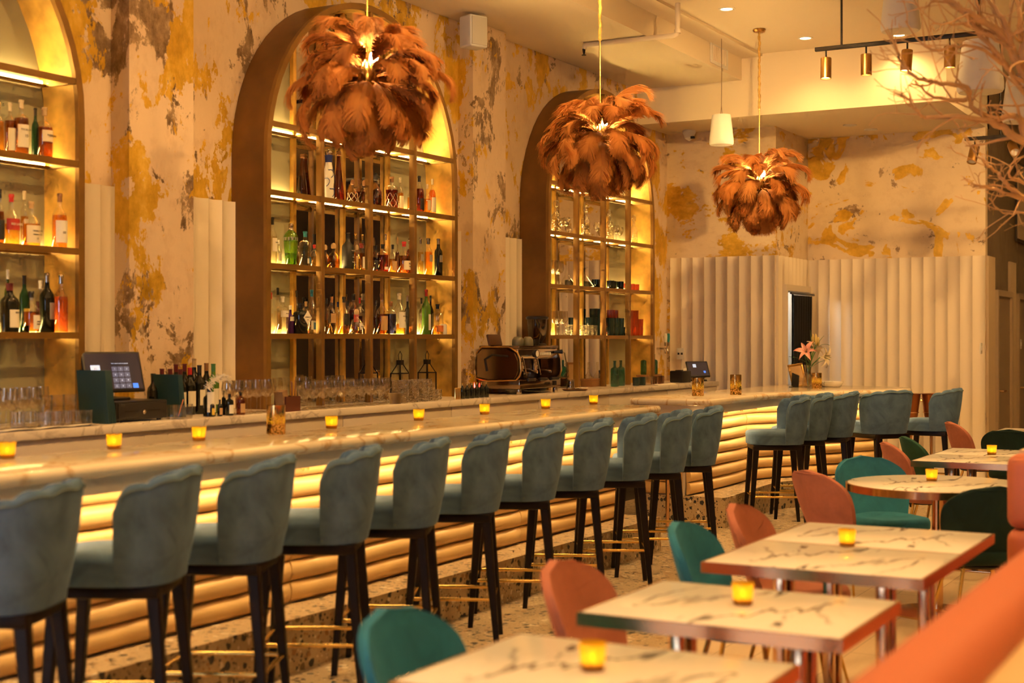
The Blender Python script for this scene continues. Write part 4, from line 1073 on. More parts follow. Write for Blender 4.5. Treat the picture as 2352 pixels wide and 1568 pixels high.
shelf(2, 'lower', [
 (623, 95, 12, 'std', 'clear', 'clear', .5, 'red', None, 'slim clear bottle with red cap', {'y': .18}),
 (638, 106, 18, 'std', 'clear', 'clear', .5, 'black', [('tan', .1, .45, 1)], 'clear bottle with tall black cap', {'y': .16}),
 (649, 86, 27, 'shoul', 'clear', 'clear', .5, 'white', [('paper', .45, .62, 1.3)], 'wide clear bottle glowing at its base', {'y': .09, 'rz': .1, 'text': [('THE BOTANIST', .54, .007, M_INK)]}),
 (667, 66, 20, 'squat', 'purple', None, 0, 'white', [('paper', .45, .6, .8)], 'violet gin bottle', {'y': .13}),
 (690, 71, 34, 'shoul', 'dark', None, 0, 'black', None, 'black gin bottle with white diamond label', {'y': .08, 'rz': .05}),
 (681, 100, 14, 'std', 'clear', 'pale', .5, 'black', None, 'pale bottle rising behind the black gin', {'y': .22}),
 (716, 102, 22, 'std', 'clear', 'clear', .55, 'blue', [('paper', .1, .3, .8), ('blue', .1, .26, .3)], 'clear bottle with teal foil neck'),
 (703, 75, 20, 'std', 'clear', 'pink', .5, 'tan' if False else 'cork', None, 'pink bottle with wooden stopper', {'y': .2}),
 (750, 82, 14, 'std', 'clear', 'pale', .4, 'black', None, 'pale bottle just right of the first post', {'y': .2}),
 (762, 86, 20, 'squat', 'clear', 'pale', .3, 'wood', [('tan', .3, .55, .9)], 'clear bottle with tan label', {'y': .12}),
 (776, 74, 15, 'std', 'clear', 'clear', .5, 'navy', None, 'clear bottle with navy cap', {'y': .18}),
 (790, 86, 26, 'squat', 'clear', 'gold', .22, 'black', [('black', .25, .55, .8)], 'nearly empty gold rum bottle', {'y': .11}),
 (812, 93, 23, 'std', 'clear', 'red', .6, 'black', [('red', .3, .5, .8)], 'dark red bottle behind the oval tequila', {'y': .19}),
 (826, 84, 15, 'std', 'clear', 'red', .5, 'red', None, 'red-capped bottle beside the middle post', {'y': .21}),
 (819, 58, 29, 'ball', 'frost', 'pale', .4, 'cork', [('paper', .18, .44, .6)], 'egg-shaped tequila bottle with oval label', {'y': .08, 'rz': .15, 'text': [('Don Julio', .31, .013, M_INK)]}),
 (864, 78, 14, 'std', 'clear', 'dark', .5, 'black', BL, 'black-labelled bottle beside the middle post', {'y': .16}),
 (877, 94, 27, 'squat', 'clear', 'dark', .5, 'wood', [('tan', .1, .45, 1.0)], 'whiskey bottle with tall wooden collar', {'y': .12}),
 (898, 76, 25, 'shoul', 'clear', 'blue', .62, 'wood', [('silver', .12, .2, .5)], 'round-shouldered blue-tinted whiskey bottle', {'y': .10}),
 (917, 95, 29, 'std', 'clear', 'amber', .26, 'cream', [('paper', .16, .54, 1.1)], 'white-labelled whisky bottle numbered twelve', {'y': .12, 'rz': .1, 'text': [('MACALLAN', .44, .012, M_INK), ('12', .33, .02, M_INK)]}),
 (936, 90, 18, 'squat', 'black', None, 0, 'silver', [('black', .2, .5, 1)], 'black square-shouldered whisky bottle', {'y': .17}),
 (968, 84, 13, 'std', 'clear', 'pale', .3, 'black', [('paper', .15, .4, .9)], 'pale green-white bottle right of the last post', {'y': .18}),
 (979, 104, 21, 'std', 'mgreen', None, 0, 'red', [('paper', .1, .45, .7)], 'green bottle with tall red foil cap', {'y': .12}),
 (989, 90, 14, 'std', 'dark', None, 0, 'black', None, 'dark bottle behind the red-foil green one', {'y': .21}),
 (1005, 70, 27, 'shoul', 'clear', 'gold', .30, 'black', [('orange', .1, .3, 1.1)], 'squat clear bottle with orange label', {'y': .09})])
# white painted ceramic bottle: cobalt crown and scrolls
p = at_Y(755, 0, YF+.11); dd = depth(p); h = 117*dd/F
cb = thing('ceramic_bottle', 'tall white ceramic bottle painted with cobalt scrolls, upper shelf of the tall middle arch', 'bottle', (p.x, YF+.11, ROWZ['upper']-.002))
R = 12.5*dd/F
MB().lathe([(R*.95, 0), (R, .01), (R*.99, h*.16), (R*.88, h*.27), (R*.97, h*.36), (R*.98, h*.46), (R*.80, h*.60), (R*.6, h*.72), (R*.62, h*.82)], 24).build('glass_body', GL['ceramic'], cb)
MB().lathe([(R*.63, h*.74), (R*.66, h*.78), (R*.70, h*.84), (R*.76, h*.88), (R*.60, h*.885)], 22, caps=False).build('painted_crown', M_INKB, cb)
MB().lathe([(R*.58, h*.88), (R*.66, h*.90), (R*.70, h*.94), (R*.5, h*.985), (0, h)], 20).build('stopper', M_STEEL, cb)
for k, (z, a0) in enumerate(((.47, -2.0), (.10, -1.75), (.49, -.9), (.12, -.5), (.3, -2.9))):
    mb = MB()
    for i in range(26):
        q = i/25; a = a0+.55*math.sin(q*4.6); zz = h*(z+.15*q-.03*math.cos(q*6)); rr = R*(.99 if zz < h*.5 else .86)+.001
        if zz > h*.55: rr = R*(.98-(zz/h-.46)*1.28)+.0015
        c_ = Vector((rr*math.cos(a), rr*math.sin(a), zz)); e = .0042
        mb.lathe([(0, -e), (e*.8, 0), (0, e)], 5, c_)
    mb.build('painted_scroll', M_INKB, cb)
# diamond label of the black gin bottle
for o in bpy.data.objects:
    if o.get('label', '').startswith('black gin bottle'):
        rr = 17*depth(o.location)/F
        dl = MB(); e = .050; dl.add([(0, -rr-.003, .115-e), (e, -rr-.003, .115), (0, -rr-.003, .115+e), (-e, -rr-.003, .115), (0, -rr, .115-e), (e, -rr, .115), (0, -rr, .115+e), (-e, -rr, .115)],
               [(0, 1, 2, 3), (7, 6, 5, 4), (0, 4, 5, 1), (1, 5, 6, 2), (2, 6, 7, 3), (3, 7, 4, 0)]); dl.build('diamond_label', M_PAPER, o, False).location = (.012, 0, 0)
        lettering('lettering', "HENDRICK'S", .0125, M_INK, o, (.012, -rr-.0035, .118), (PI/2, 0, 0)); lettering('lettering', 'GIN', .010, M_INK, o, (.012, -rr-.0035, .100), (PI/2, 0, 0)); break
# roped nets on two upper-shelf decanters
for o in list(bpy.data.objects):
    if 'roped net' in o.get('label', '') and o.parent is None:
        hh = max(c.dimensions.z for c in o.children)*1.05; rr = max(max(c.dimensions.x, c.dimensions.y) for c in o.children)/2+.002
        mb = MB()
        for k in range(6):
            for sg in (-1, 1):
                mb.tube([(rr*(1 if z < .5 else .9)*math.cos(k*PI/3+sg*z*1.6), rr*(1 if z < .5 else .9)*math.sin(k*PI/3+sg*z*1.6), hh*(.04+z*.55)) for z in (0, .2, .4, .6, .8, .95)], .0022, 4)
        mb.build('rope_net', CAPS['cream'], o)
p = at_Y(1018, 0, YF+.07)
cn = thing('white_candle', 'short white pillar candle at the right end of the lower shelf', 'candle', (p.x, YF+.07, ROWZ['lower']-.002))
MB().lathe([(.03, 0), (.032, .01), (.03, .08), (.02, .088), (0, .085)], 18).build('wax', M_WHITE, cn); MB().tube([(0, 0, .08), (.002, 0, .1)], .0015, 5).build('wick', M_BLACKP, cn)

# ------------------------------------------------------------------ glassware prototypes
def g_wine(h=.2, r=.04, mat=None):
    t_ = thing('wine_glass', '', 'glass'); mat = mat or M_CLEAR
    MB().lathe([(r*.12, h*.47), (r*.5, h*.5), (r*.92, h*.62), (r, h*.75), (r*.86, h), (r*.84, h), (r*.97, h*.75), (r*.88, h*.63), (r*.45, h*.52), (0, h*.495)], 18, caps=False).build('bowl', mat, t_)
    MB().lathe([(r*.85, 0), (r*.8, .003), (r*.15, .01), (.0035, .02), (.0035, h*.42), (r*.14, h*.475)], 14).build('stem', mat, t_); return t_
def g_coupe(h=.13, r=.045, mat=None):
    t_ = thing('coupe_glass', '', 'glass'); mat = mat or M_CLEAR
    MB().lathe([(r*.1, h*.55), (r*.6, h*.62), (r*.95, h*.82), (r, h), (r*.97, h), (r*.9, h*.83), (r*.5, h*.65), (0, h*.6)], 18, caps=False).build('bowl', mat, t_)
    MB().lathe([(r*.75, 0), (r*.7, .003), (r*.12, .01), (.004, .02), (.004, h*.5), (r*.12, h*.56)], 14).build('stem', mat, t_); return t_
def g_tumbler(h=.095, r=.038, mat=None, ribs=True):
    t_ = thing('tumbler', '', 'glass'); mat = mat or M_CLEAR; n = 32; rows = []
    for rr, z in ((.92, 0), (.96, .004), (1, h*.5), (1.02, h), (.97, h), (.93, h*.3), (.88, .014), (.02, .012)):
        rows.append([((r*rr+(.0016*math.cos(i*PI) if ribs and rr > .95 else 0))*math.cos(2*PI*i/n), (r*rr+(.0016*math.cos(i*PI) if ribs and rr > .95 else 0))*math.sin(2*PI*i/n), z) for i in range(n)])
    mb = MB(); mb.grid(rows, close_u=True); mb.f.append(tuple(range(n))); mb.build('ribbed_wall', mat, t_)
    MB().lathe([(0, .001), (r*.85, .001), (r*.87, .012), (0, .012)], 16).build('thick_base', mat, t_); return t_
protos = {}
def put(key, maker, loc, label, group, rz=0, flip=None):
    if key not in protos:
        o = maker(); protos[key] = o; o.location = loc; o.rotation_euler = (0, 0, rz); o['label'] = label; o['group'] = group
    else: o = dup(protos[key], loc, rz, label, group)
    if flip: o.rotation_euler = (PI, 0, rz); o.location = (loc[0], loc[1], loc[2]+flip)
    else: o.rotation_euler = (0, 0, rz)
    return o
# ------------------------------------------------------------------ glassware arch
def sx(x, Y): return at_Y(x, 0, Y).x
for i, (x, hp, wp) in enumerate(((1277, 76, 21), (1345, 74, 21), (1400, 72, 19), (1456, 68, 17))):
    Y = YF+.13; dd = depth(at_Y(x, 0, Y))
    bottle((sx(x, Y), Y, ROWZ['upper']-.002), hp*dd/F, wp/2*dd/F, 'deco', 'cut', 'clear', .45, None, None, '%s cut-glass decanter from the left, upper shelf of the glassware arch' % ORD[i], name='decanter', cat='decanter', group='cut-glass decanters')
for i, (x, y) in enumerate(((1291, .19), (1302, .12), (1371, .13), (1383, .2), (1415, .12), (1424, .18))):
    put('goblet', lambda: g_wine(.17, .036, M_CUT), (sx(x, YF+y), YF+y, ROWZ['upper']-.002), '%s small cut goblet from the left between the decanters' % ORD[i], 'cut goblets')
for i, (x, y) in enumerate(((1275, .09), (1286, .10), (1270, .2), (1281, .21))):
    put('wine22', lambda: g_wine(.235, .042), (sx(x, YF+y), YF+y, ROWZ['middle']-.002), '%s large wine glass left of the carafes on the middle glassware shelf' % ORD[i], 'wine glasses on the middle shelf')
for i, x in enumerate((1303, 1345)):
    Y = YF+.13; dd = depth(at_Y(x, 0, Y))
    bottle((sx(x, Y), Y, ROWZ['middle']-.002), 64*dd/F, 19*dd/F, 'carafe', 'clear', None, 0, None, None, '%s of two conical glass carafes' % ('left', 'right')[i], name='carafe', cat='carafe')
M_TGREEN = thin_glass('teal_tumbler', (.10, .22, .20), .4, .10, .06, 0, .35, (.05, .20, .18)); M_TDARK = plain('dark_tumbler', (.012, .028, .028), .18, 0, 0, 1); M_TPINK = thin_glass('pink_tumbler', (.85, .45, .25), .35, .08, .08, 0, .5, (.85, .40, .2)); M_TTAN = thin_glass('tan_tumbler', (.75, .55, .38), .35, .1, .1, 0, .4, (.6, .42, .28))
for i, x in enumerate((1368, 1379, 1402, 1413, 1424)):
    put('tgreen', lambda: g_tumbler(.09, .038, M_TGREEN), (sx(x, YF+.14), YF+.14+.03*(i % 2), ROWZ['middle']-.002), '%s teal ribbed tumbler from the left on the middle glassware shelf' % ORD[i], 'teal tumblers')
for i, x in enumerate((1438, 1449, 1460)):
    put('tpink', lambda: g_tumbler(.075, .038, M_TPINK), (sx(x, YF+.15), YF+.15, ROWZ['middle']-.002), '%s pink ribbed tumbler from the left on the middle glassware shelf' % ORD[i], 'pink tumblers')
for i, (x, y) in enumerate(((1274, .09), (1284, .1), (1295, .1), (1279, .2), (1290, .2))):
    put('wine22', None, (sx(x, YF+y), YF+y, ROWZ['lower']-.002), '%s large wine glass at the left of the lower glassware shelf' % ORD[i], 'wine glasses on the lower shelf')
for i, (x, y) in enumerate(((1308, .1), (1320, .14), (1341, .1), (1353, .1), (1363, .16))):
    put('tclear', lambda: g_tumbler(.105, .04, M_CUT), (sx(x, YF+y), YF+y, ROWZ['lower']-.002), '%s clear ribbed tumbler from the left on the lower glassware shelf' % ORD[i], 'clear tumblers')
for lv in range(3):
    for i, x in enumerate((1352, 1363, 1374, 1385)[:4-(lv == 2)]):
        if lv == 2 and i == 0: continue
        put('tdark', lambda: g_tumbler(.092, .038, M_TDARK), (sx(x, YF+.2), YF+.2, ROWZ['lower']-.002+.092*lv), '%s near black tumbler, %s tier of the tall stack in the glassware arch' % (ORD[i], ('bottom', 'middle', 'top')[lv]), 'stacked dark tumblers, second column')
for lv in range(2):
    for i, x in enumerate((1403, 1414, 1425, 1436)[:4-lv]):
        put('tdark', None, (sx(x, YF+.11), YF+.11, ROWZ['lower']-.002+.092*lv), '%s near black tumbler, %s tier of the third column stack' % (ORD[i], ('bottom', 'top')[lv]), 'stacked dark tumblers, third column')
for lv in range(3):
    for i, (x, yy) in enumerate(((1402, .22), (1412, .22), (1423, .22), (1446, .12), (1458, .12), (1469, .12))):
        if lv == 2 and i in (2, 5): continue
        put('tpink2', lambda: g_tumbler(.09, .038, M_TPINK), (sx(x, YF+yy), YF+yy, ROWZ['lower']-.002+.09*lv), '%s pink tumbler, %s tier of the stack in the glassware arch' % (ORD[i], ('bottom', 'middle', 'top')[lv]), 'stacked pink tumblers')

# ------------------------------------------------------------------ things standing on the back counter
for i, (x, y) in enumerate(((2, 5.84), (28, 5.84), (54, 5.85), (80, 5.86), (14, 5.95), (44, 5.95), (72, 5.96), (98, 5.97))):
    put('flute', lambda: g_wine(.22, .036), (sx(x, y), y, ZC), '%s tall stemmed glass in the crowded group at the counter left end' % ORD[i], 'stemmed glasses at the left end')
for i, x in enumerate((100, 124, 148, 172, 196)):
    put('tumA', lambda: g_tumbler(.085, .038), (sx(x, 5.86), 5.86, ZC), '%s clear tumbler in the front row left of the teal menus' % ORD[i], 'front row tumblers')
for lv in range(2):
    for i, x in enumerate((104, 132, 160)):
        put('tumA', None, (sx(x, 5.97), 5.97, ZC+.0855*lv), '%s clear tumbler, %s tier of the stack left of the teal menus' % (ORD[i], ('bottom', 'top')[lv]), 'stacked tumblers at the left end')
for i, x in enumerate((40, 66)):
    put('tumA', None, (sx(x, 6.03), 6.03, ZC), '%s clear tumbler standing behind the stemmed glasses at the left end' % ORD[i], 'tumblers behind the stemmed glasses')
# cloth under the glasses
def cloth(name, label, x0, x1, y0, y1, z, seed, drape=0.0):
    r = random.Random(seed); rows = []
    for j in range(9):
        row = []
        for i in range(17):
            u, v = i/16, j/8
            zz = z+.004+.006*abs(math.sin(u*9+seed)*math.cos(v*5+seed))
            yy = y0+(y1-y0)*v+.012*math.sin(u*7+seed); 
            if drape and v < .3: yy = y0+(y1-y0)*.3-.004; zz = z+.006-(.3-v)/.3*drape
            row.append((x0+(x1-x0)*u+.01*math.sin(v*6), yy, zz))
        rows.append(row)
    o = MB().grid(rows).build(name, plain('linen', (.78, .70, .60), .9), None, True, 180)
    md = o.modifiers.new('thick', 'SOLIDIFY'); md.thickness = .003; md.offset = 1
    return tag(o, label, 'cloth')
cloth('bar_cloth', 'crumpled white bar cloth under the glasses left of the teal menus', sx(0, 5.78), sx(215, 5.80), 5.765, 5.83, ZC, 3)
# menus
MEN = plain('teal_menu', (.008, .045, .06), .6)
def menu_stack(x, Y, n, rz, label, grp, h=.30, wd=.22, th=.009):
    for k in range(n):
        t_ = thing('menu_book', label % ORD[k], 'menu', (sx(x, Y)+k*.013*math.cos(rz), Y+k*.013*math.sin(rz), ZC+.003), rz, grp)
        lean = -.10-.012*k
        for nm, mt, bx in (('cover', MEN, (-th/2, th/2, -wd/2, wd/2, 0, h)), ('pages', plain('teal_pages', (.02, .06, .07), .7), (-th/2+.002, th/2-.002, -wd/2-.001, wd/2-.004, .004, h-.003))):
            o = MB().rbox(*bx, .0012, 1).build(nm, mt, t_); o.rotation_euler = (0, lean, 0)
menu_stack(218, 5.93, 5, math.radians(0), '%s teal menu of the leaning row left of the cash drawer', 'teal menus by the register')
menu_stack(385, 6.02, 4, math.radians(0), '%s teal menu of the row right of the cash drawer', 'teal menus right of the register', .26)
# register
x0, x1 = sx(266, 5.86), sx(384, 5.86)
cd = thing('cash_drawer', 'black cash drawer with round lock under the touch screen', 'cash drawer', ((x0+x1)/2, 5.86, ZC), 0)
hw = (x1-x0)/2
MB().rbox(-hw, hw, 0, .40, .012, .12, .006).build('housing', M_BLACKP, cd); MB().rbox(-hw+.015, hw-.015, -.008, .004, .022, .108, .003).build('drawer_face', plain('drawer_black', (.022, .018, .018), .45), cd)
MB().lathe([(.012, 0), (.012, .012), (.008, .016), (0, .016)], 16).xf(Matrix.Translation((0, -.008, .055)) @ Matrix.Rotation(PI/2, 4, 'X')).build('lock', M_STEEL, cd)
mb = MB(); mb.box(-.15, -.04, -.0095, -.0075, .06, .066); mb.box(.04, .14, -.0095, -.0075, .06, .066); mb.build('media_slot', M_BLACK, cd, False)
lettering('lettering', 'STAR', .014, M_STEEL, cd, (-hw+.045, -.0085, .098), (PI/2, 0, 0))
for a in (-1, 1): MB().lathe([(.014, 0), (.014, .013)], 12, (a*(hw-.04), .03, 0)).build('foot', M_BLACK, cd)
M_UI = emit('ui_dark', (.016, .012, .022), .5); M_UIK = emit('ui_key', (.10, .12, .22), .5); M_UIB = emit('ui_blue', (.05, .22, .95), .9); M_UIW = emit('ui_white', (.5, .62, .85), .8)
def touch_screen(loc, rz, tilt, w_, h_, label, keys=True):
    t_ = thing('touch_screen', label, 'screen', loc, rz)
    sc_ = MB().rbox(-w_/2, w_/2, 0, .022, 0, h_, .008, 3).build('bezel', M_BLACKP, t_); sc_.location = (0, 0, .05); sc_.rotation_euler = (tilt, 0, 0)
    MB().box(-w_/2+.014, w_/2-.014, -.001, .001, .018, h_-.014).build('display', M_UI, sc_, False)
    if keys:
        for r_ in range(4):
            for c_ in range(3):
                kx, kz = .018+c_*.040-.03, h_*.62-r_*.034
                MB().box(kx, kx+.035, -.002, -.0008, kz-.028, kz).build('key', M_UIK, sc_, False)
                lettering('key_number', ['123', '456', '789', 'C0<'][r_][c_], .014, M_UIW, sc_, (kx+.0175, -.0024, kz-.015), (PI/2, 0, 0))
        MB().box(-w_/2+.045, -w_/2+.105, -.002, -.0008, h_*.42, h_*.66).build('logo_tile', M_UIW, sc_, False)
        lettering('logo_mark', 'W', .022, CAPS['cork'], sc_, (-w_/2+.075, -.0024, h_*.57), (PI/2, 0, 0)); lettering('logo_mark', 'LEVANT', .009, M_INK, sc_, (-w_/2+.075, -.0024, h_*.47), (PI/2, 0, 0))
        MB().box(.112, .147, -.002, -.0008, h_*.62-.130, h_*.62-.102).build('enter_key', M_UIB, sc_, False)
        lettering('prompt', 'Please swipe or enter your passcode', .0075, M_UIW, sc_, (.045, -.0022, h_*.70), (PI/2, 0, 0))
    else:
        MB().box(-.06, -.02, -.002, -.0008, .12, .16).build('logo_tile', M_UIW, sc_, False); MB().box(.06, .085, -.002, -.0008, .05, .075).build('enter_key', M_UIB, sc_, False)
    mb = MB(); mb.rbox(-.09, .09, .0, .18, 0, .018, .006); mb.tube([(0, .09, .012), (0, .06, h_*.55)], .022, 10); mb.build('stand', M_BLACKP, t_); return t_
touch_screen((sx(275, 5.97), 5.99, ZC+.12), math.radians(-14), math.radians(-17), .385, .245, 'black touch screen register showing a number keypad')
# wine bottles in a row
for i, (x, hp, cap, gl, lab) in enumerate(((352, 100, 'black', 'dark', None), (372, 108, 'burg', 'dark', 'paper'), (391, 108, 'burg', 'dark', 'paper'), (404, 116, 'burg', 'dark', None), (414, 106, 'burg', 'dark', 'paper'), (424, 116, 'burg', 'dark', None), (436, 108, 'red', 'dark', 'paper'), (446, 126, 'cork', 'dark', None), (458, 112, 'black', 'dark', 'paper'), (474, 114, 'wood', 'dark', 'paper'), (490, 113, 'green', 'mgreen', 'paper'))):
    Y = 6.12+.06*(i % 2); dd = depth(at_Y(x, 0, Y))
    ds = {6: 'wine bottle with bright red capsule in the dark row right of the register', 7: 'tallest wine bottle of the dark row, with a protruding cork', 10: 'green wine bottle at the right end of the dark row'}.get(i, '%s dark wine bottle from the left in the row right of the register' % ORD[i])
    bottle((sx(x, Y), Y, ZC), hp*dd/F, .037, 'wine', gl, None, 0, cap, [(lab, .18, .5, .9)] if lab else None, ds, rb.uniform(-.2, .2), name='wine_bottle', group='wine bottles on the back counter')
fb = bottle((sx(481, 5.86), 5.86, ZC), .18, .038, 'wine', 'dark', None, 0, 'black', [('paper', .15, .85, 1.2)], 'white-labelled bottle holding a fluffy white feather quill', name='quill_bottle', group='')
# feather quill
M_WF = plain('white_feather', (.75, .68, .58), .8)
def white_plume(name, parent, loc, seed, L, W):
    r = random.Random(seed); mb = MB(); K = 24; pts = []
    for i in range(K+1):
        q = i/K; pts.append(Vector((L*q, 0, L*.35*math.sin(q*2.4))))
    mb.tube(pts[::3], .0015, 4)
    for i in range(2, K):
        for s in (-1, 1):
            for l in range(4):
                a = pts[i]; d = Vector((r.uniform(.1, .8), s*r.uniform(.4, 1), r.uniform(-.6, .7))).normalized()*W*r.uniform(.6, 1.1)
                mb.add([a+Vector((-.0015, 0, 0)), a+Vector((.0015, 0, 0)), a+d*.5+Vector((.001, 0, .006)), a+d+Vector((0, 0, -.006))], [(0, 1, 2), (0, 2, 3)])
    o = mb.build(name, M_WF, parent, False); o.location = loc; return o
white_plume('feather', fb, (-.07, -.02, .165), 4, .22, .045)
for i, (x, hp, wp, lab, gl) in enumerate(((487, 40, 12, 'yellow', 'dark'), (505, 38, 12, 'tan', 'dark'), (527, 50, 19, 'paper', 'dark'), (514, 56, 10, None, 'dark'), (553, 52, 20, 'tan', 'amber'))):
    Y = 5.83+(.07 if i == 3 else 0); dd = depth(at_Y(x, 0, Y))
    bottle((sx(x, Y), Y, ZC), hp*dd/F, wp/2*dd/F, 'shoul', gl, None, 0, 'black', [(lab, .1, .5, .9)] if lab else None, '%s small bitters bottle from the left by the front counter edge' % ORD[i], name='bitters_bottle', group='bitters bottles')
for i, (x, y, hh) in enumerate(((395, 5.87, .12), (412, 5.84, .08), (430, 5.86, .07))):
    put('tum_small', lambda: g_tumbler(.085, .032), (sx(x, y), y, ZC), '%s small clear glass from the left beside the cash drawer' % ORD[i], 'glasses by the cash drawer')
st = tag(MB().tube([(0, 0, 0), (.045, 0, .10)], .003, 6).build('drinking_straw', plain('pink_straw', (.75, .25, .12), .5)), 'pink straw leaning in a small glass right of the cash drawer', 'straw'); st.location = (sx(409, 5.845)-.01, 5.835, ZC+.016)
for i in range(10):
    x = 524+(i % 5)*22+(8 if i > 4 else 0); y = 5.85+.10*(i//5)
    put('wineC', lambda: g_wine(.215, .042), (sx(x, y), y, ZC), '%s wine glass in the %s row left of the straw caddy' % (ORD[i % 5], ('front', 'back')[i//5]), 'wine glasses left of the caddy')
cdy = thing('straw_caddy', 'dark wooden caddy holding thin straws and napkins', 'caddy', (sx(660, 5.84), 5.84, ZC))
mb = MB(); mb.box(-.075, .075, -.05, -.044, 0, .10); mb.box(-.075, .075, .044, .05, 0, .10); mb.box(-.075, -.069, -.044, .044, 0, .10); mb.box(.069, .075, -.044, .044, 0, .10); mb.box(-.07, .07, -.045, .045, 0, .006)
mb.build('box', plain('caddy_wood', (.10, .025, .012), .5), cdy, False)
for k in range(9): MB().tube([(.02+.005*k, -.03+.007*(k % 4), .01), (.015+.008*k, -.03+.01*(k % 5), .19+.006*(k % 3))], .002, 5).build('straw', CAPS['wood'], cdy)
mb = MB(); mb.box(-.065, -.01, -.035, .035, .01, .15); o = mb.build('napkins', plain('kraft', (.30, .18, .09), .8), cdy, False); o.rotation_euler = (0, -.25, 0)
k = 0
for r_ in range(3):
    for c_ in range(9):
        x = 698+c_*22+r_*7; y = 5.825+.085*r_
        if r_ == 0: put('coupe', lambda: g_coupe(.13, .045), (sx(x, y), y, ZC), '%s coupe glass in the front row before the tall middle arch' % ORD[c_], 'coupe glasses')
        else: put('wineD', lambda: g_wine(.19, .043), (sx(x, y), y, ZC), '%s wine glass in the %s row before the tall middle arch' % (ORD[c_], ('', 'middle', 'rear')[r_]), 'wine glasses before the middle arch')
for lv in range(2):
    for r_ in range(2):
        for c_ in range(5-lv):
            x = 903+c_*23+r_*8; y = 5.84+.085*r_
            if r_ == 0 and c_ == 0: continue
            put('tumE', lambda: g_tumbler(.085, .040, M_CUT), (sx(x, y), y, ZC+.0852*lv), '%s clear tumbler, %s tier, %s row of the block left of the syrups' % (ORD[c_], ('bottom', 'top')[lv], ('front', 'back')[r_]), 'stacked tumblers before the middle arch')
tb = thing('plastic_tub', 'white plastic tub before the stacked tumblers', 'tub', (sx(912, 5.80), 5.815, ZC)); MB().lathe([(.042, 0), (.05, .075), (.053, .08), (.049, .08), (.041, .006)], 24).build('wall', thin_glass('milky', (.8, .74, .64), .2, .06, .4, 0, .7, (.8, .7, .56)), tb); MB().lathe([(0, .001), (.041, .004)], 24, caps=False).build('bottom', M_WHITEP, tb)
# glasses inside the bottom bay of the middle arch
for i, (x, y) in enumerate(((636, 6.2), (652, 6.2), (690, 6.2), (705, 6.22), (755, 6.2), (772, 6.22), (779, 6.17))):
    put('wineBay', lambda: g_wine(.21, .042), (sx(x, y), y, ZC), '%s wine glass from the left in the bottom bay of the middle arch' % ORD[i], 'wine glasses in the bottom bay')
for i, (x, y) in enumerate(((805, 6.2), (822, 6.2), (838, 6.22), (868, 6.2), (884, 6.22))):
    for lv in range(2): put('tumE', None, (sx(x, y), y, ZC+.0852*lv), '%s cut tumbler, %s tier, in the bottom bay of the middle arch' % (ORD[i], ('lower', 'upper')[lv]), 'tumblers in the bottom bay')
for i, x in enumerate((919, 981)):
    Y = 6.24; dd = depth(at_Y(x, 0, Y)); t_ = thing('lantern', '%s glass lantern with dark metal frame in the bottom bay' % ('left', 'right')[i], 'lantern', (sx(x, Y), Y, ZC), 0, 'lanterns')
    a, hh = .065, .20
    if i: t_.location.z += .0
    mb = MB()
    for dx in (-a, a):
        for dy in (-a*.7, a*.7): mb.box(dx-.004, dx+.004, dy-.004, dy+.004, 0, hh)
    for z in (0, hh): mb.box(-a-.004, a+.004, -a*.7-.004, -a*.7+.004, z, z+.008); mb.box(-a-.004, a+.004, a*.7-.004, a*.7+.004, z, z+.008); mb.box(-a-.004, -a+.004, -a*.7, a*.7, z, z+.008); mb.box(a-.004, a+.004, -a*.7, a*.7, z, z+.008)
    for dx in (-1, 1):
        for dy in (-1, 1): mb.tube([(dx*a, dy*a*.7, hh), (dx*.02, dy*.015, hh+.075)], .004, 5)
    mb.box(-.024, .024, -.02, .02, hh+.072, hh+.11); mb.build('frame', M_BLACK, t_, False)
    mb = MB()
    for sgn in (-1, 1): mb.box(-a, a, sgn*a*.7-.001, sgn*a*.7+.001, .008, hh)
    for sgn in (-1, 1): mb.box(sgn*a-.001, sgn*a+.001, -a*.7, a*.7, .008, hh)
    mb.build('panes', M_CLEAR, t_, False)
    MB().tube([(-.018, 0, hh+.11), (-.026, 0, hh+.15), (0, 0, hh+.18), (.026, 0, hh+.15), (.018, 0, hh+.11)], .003, 6).build('handle', M_BLACK, t_)
    MB().lathe([(.025, .008), (.025, .08), (0, .08)], 14).build('candle', M_WHITE, t_)
# syrup bottles
for i in range(6):
    x = 1062+i*11; Y = 5.83
    bottle((sx(x, Y), Y, ZC), .125, .022, 'std', 'dark', None, 0, 'gold', None, '%s little dark syrup bottle from the left, left of the espresso machine' % ORD[i], name='syrup_bottle', group='syrup bottles')
jg = thing('stirrer_stand', 'bundle of brass bar tools standing left of the syrup bottles', 'bar tools', (sx(1050, 5.83), 5.83, ZC))
for k in range(5): MB().lathe([(.008, 0), (.008, .085), (.006, .09), (0, .09)], 8, (-.03+k*.018, 0, 0)).build('brass_tube', M_BRASS, jg)

